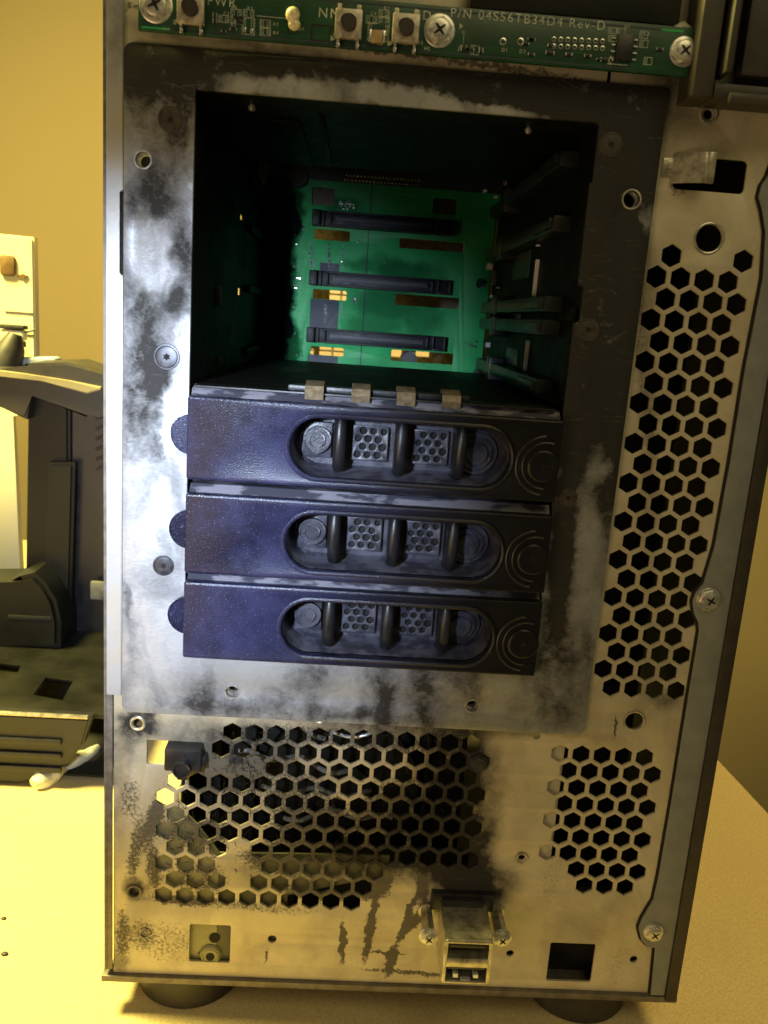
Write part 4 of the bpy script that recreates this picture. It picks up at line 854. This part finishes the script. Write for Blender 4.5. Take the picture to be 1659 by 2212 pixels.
P2 = [U2(x, y, Yb) for x, y in pts]; P2 = [(XL, P2[0][1])] + P2 + [(XL, P2[-1][1]-8)]
mb = MB(); mb.prism(P2, Yb, Yb+40, 3); q = U(60, 1335, Yb); mb.mi = 1; mb.box(q.x-12, q.x+14, Yb-.3, Yb+2, q.z-1.5, q.z+1.5, .3); mb.obj('foot_block', ['dark_plastic', 'void'], bz)
Yp = Yb+30
mb = MB()
P3 = [U2(x, y, Yp) for x, y in ((52, 1400), (62, 870), (62, 840), (150, 835), (150, 1400))]; mb.prism(P3, Yp, Yp+10, 2)
P3 = [U2(x, y, Yp-6) for x, y in ((92, 1400), (100, 1130), (104, 1000), (160, 1000), (150, 1400))]; mb.prism(P3, Yp-6, Yp-.1, 2)
mb.obj('post', 'dark_plastic', bz)
mb = MB(); P3 = [U2(x, y, Yp+4) for x, y in ((152, 1400), (152, 835), (300, 835), (300, 1400))]; mb.prism(P3, Yp+4, Yp+12, 1.5)
for k in range(6): q = U(218, 905+k*22, Yp+3); mb.tube([(q.x-3, Yp+2.5, q.z), (q.x+8, Yp+2, q.z+5)], .8, 6)
mb.obj('grille', 'black_plastic', bz)
mb = MB(); q = U(210, 1275, Yp-4)
mb.box(q.x-4, q.x+20, Yp-6, Yp-2, q.z-6, q.z+6, 1); mb.obj('grey_insert', 'cable', bz)
mb = MB()
P3 = [U2(x, y, Yp-14) for x, y in ((0, 812), (90, 822), (190, 850), (218, 842), (218, 836), (150, 822), (60, 808), (0, 800))]; P3 = [(XL, P3[0][1]+2)]+P3+[(XL, P3[-1][1]+2)]
mb.prism(P3, Yp-16, Yp+14, .8); mb.obj('ledge_rim', 'tan_rim', bz)
mb = MB()
P3 = [U2(x, y, Yp-8) for x, y in ((0, 870), (62, 905), (70, 846), (190, 900), (300, 900), (300, 828), (222, 806), (150, 782), (62, 784), (40, 797), (0, 797))]; P3 = [(XL, P3[0][1])]+P3+[(XL, P3[-1][1])]
mb.prism(P3, Yp-12, Yp+30, 1.5); mb.obj('top_ledge', 'black_edge', bz)
# white tissue roll by the bezel
a, b, c_ = UZ(72, 1695, FZ+3), UZ(145, 1662, FZ+3), UZ(212, 1615, FZ+3)
mb = MB(); pts = []
for i in range(13):
    s_ = i/12; p = a.lerp(c_, s_); p = p + Vector((0, 0, .8*math.sin(i*1.7))) + (Vector((0, -4*math.sin(s_*3.1), 0))); pts.append(p)
mb.tube(pts, [3.2, 5, 5.2, 4.4, 4.6, 3.4, 2.2, 3.6, 4.4, 4.6, 4.0, 3.2, 1.6], 14); o = mb.obj('twisted_tissue', 'paper'); props(o, 'twisted white paper tissue on the table in front of the black bezel', 'tissue')
# crumbs of debris on the table
for k, (px, py, s_, lb) in enumerate(((8, 1985, .9, 'small dark crumb on the table near the left picture edge, farther one of two'), (10, 2062, 1.1, 'small dark crumb on the table near the left picture edge, nearer one of two'))):
    p = UZ(px, py, FZ); mb = MB(); bmesh.ops.create_icosphere(mb.b, subdivisions=2, radius=s_, matrix=Matrix.Translation((p.x, p.y, FZ+s_*.4)) @ Matrix.Diagonal((1.3, 1, .5, 1)))
    props(mb.obj('crumb', 'black_edge'), lb, 'debris')
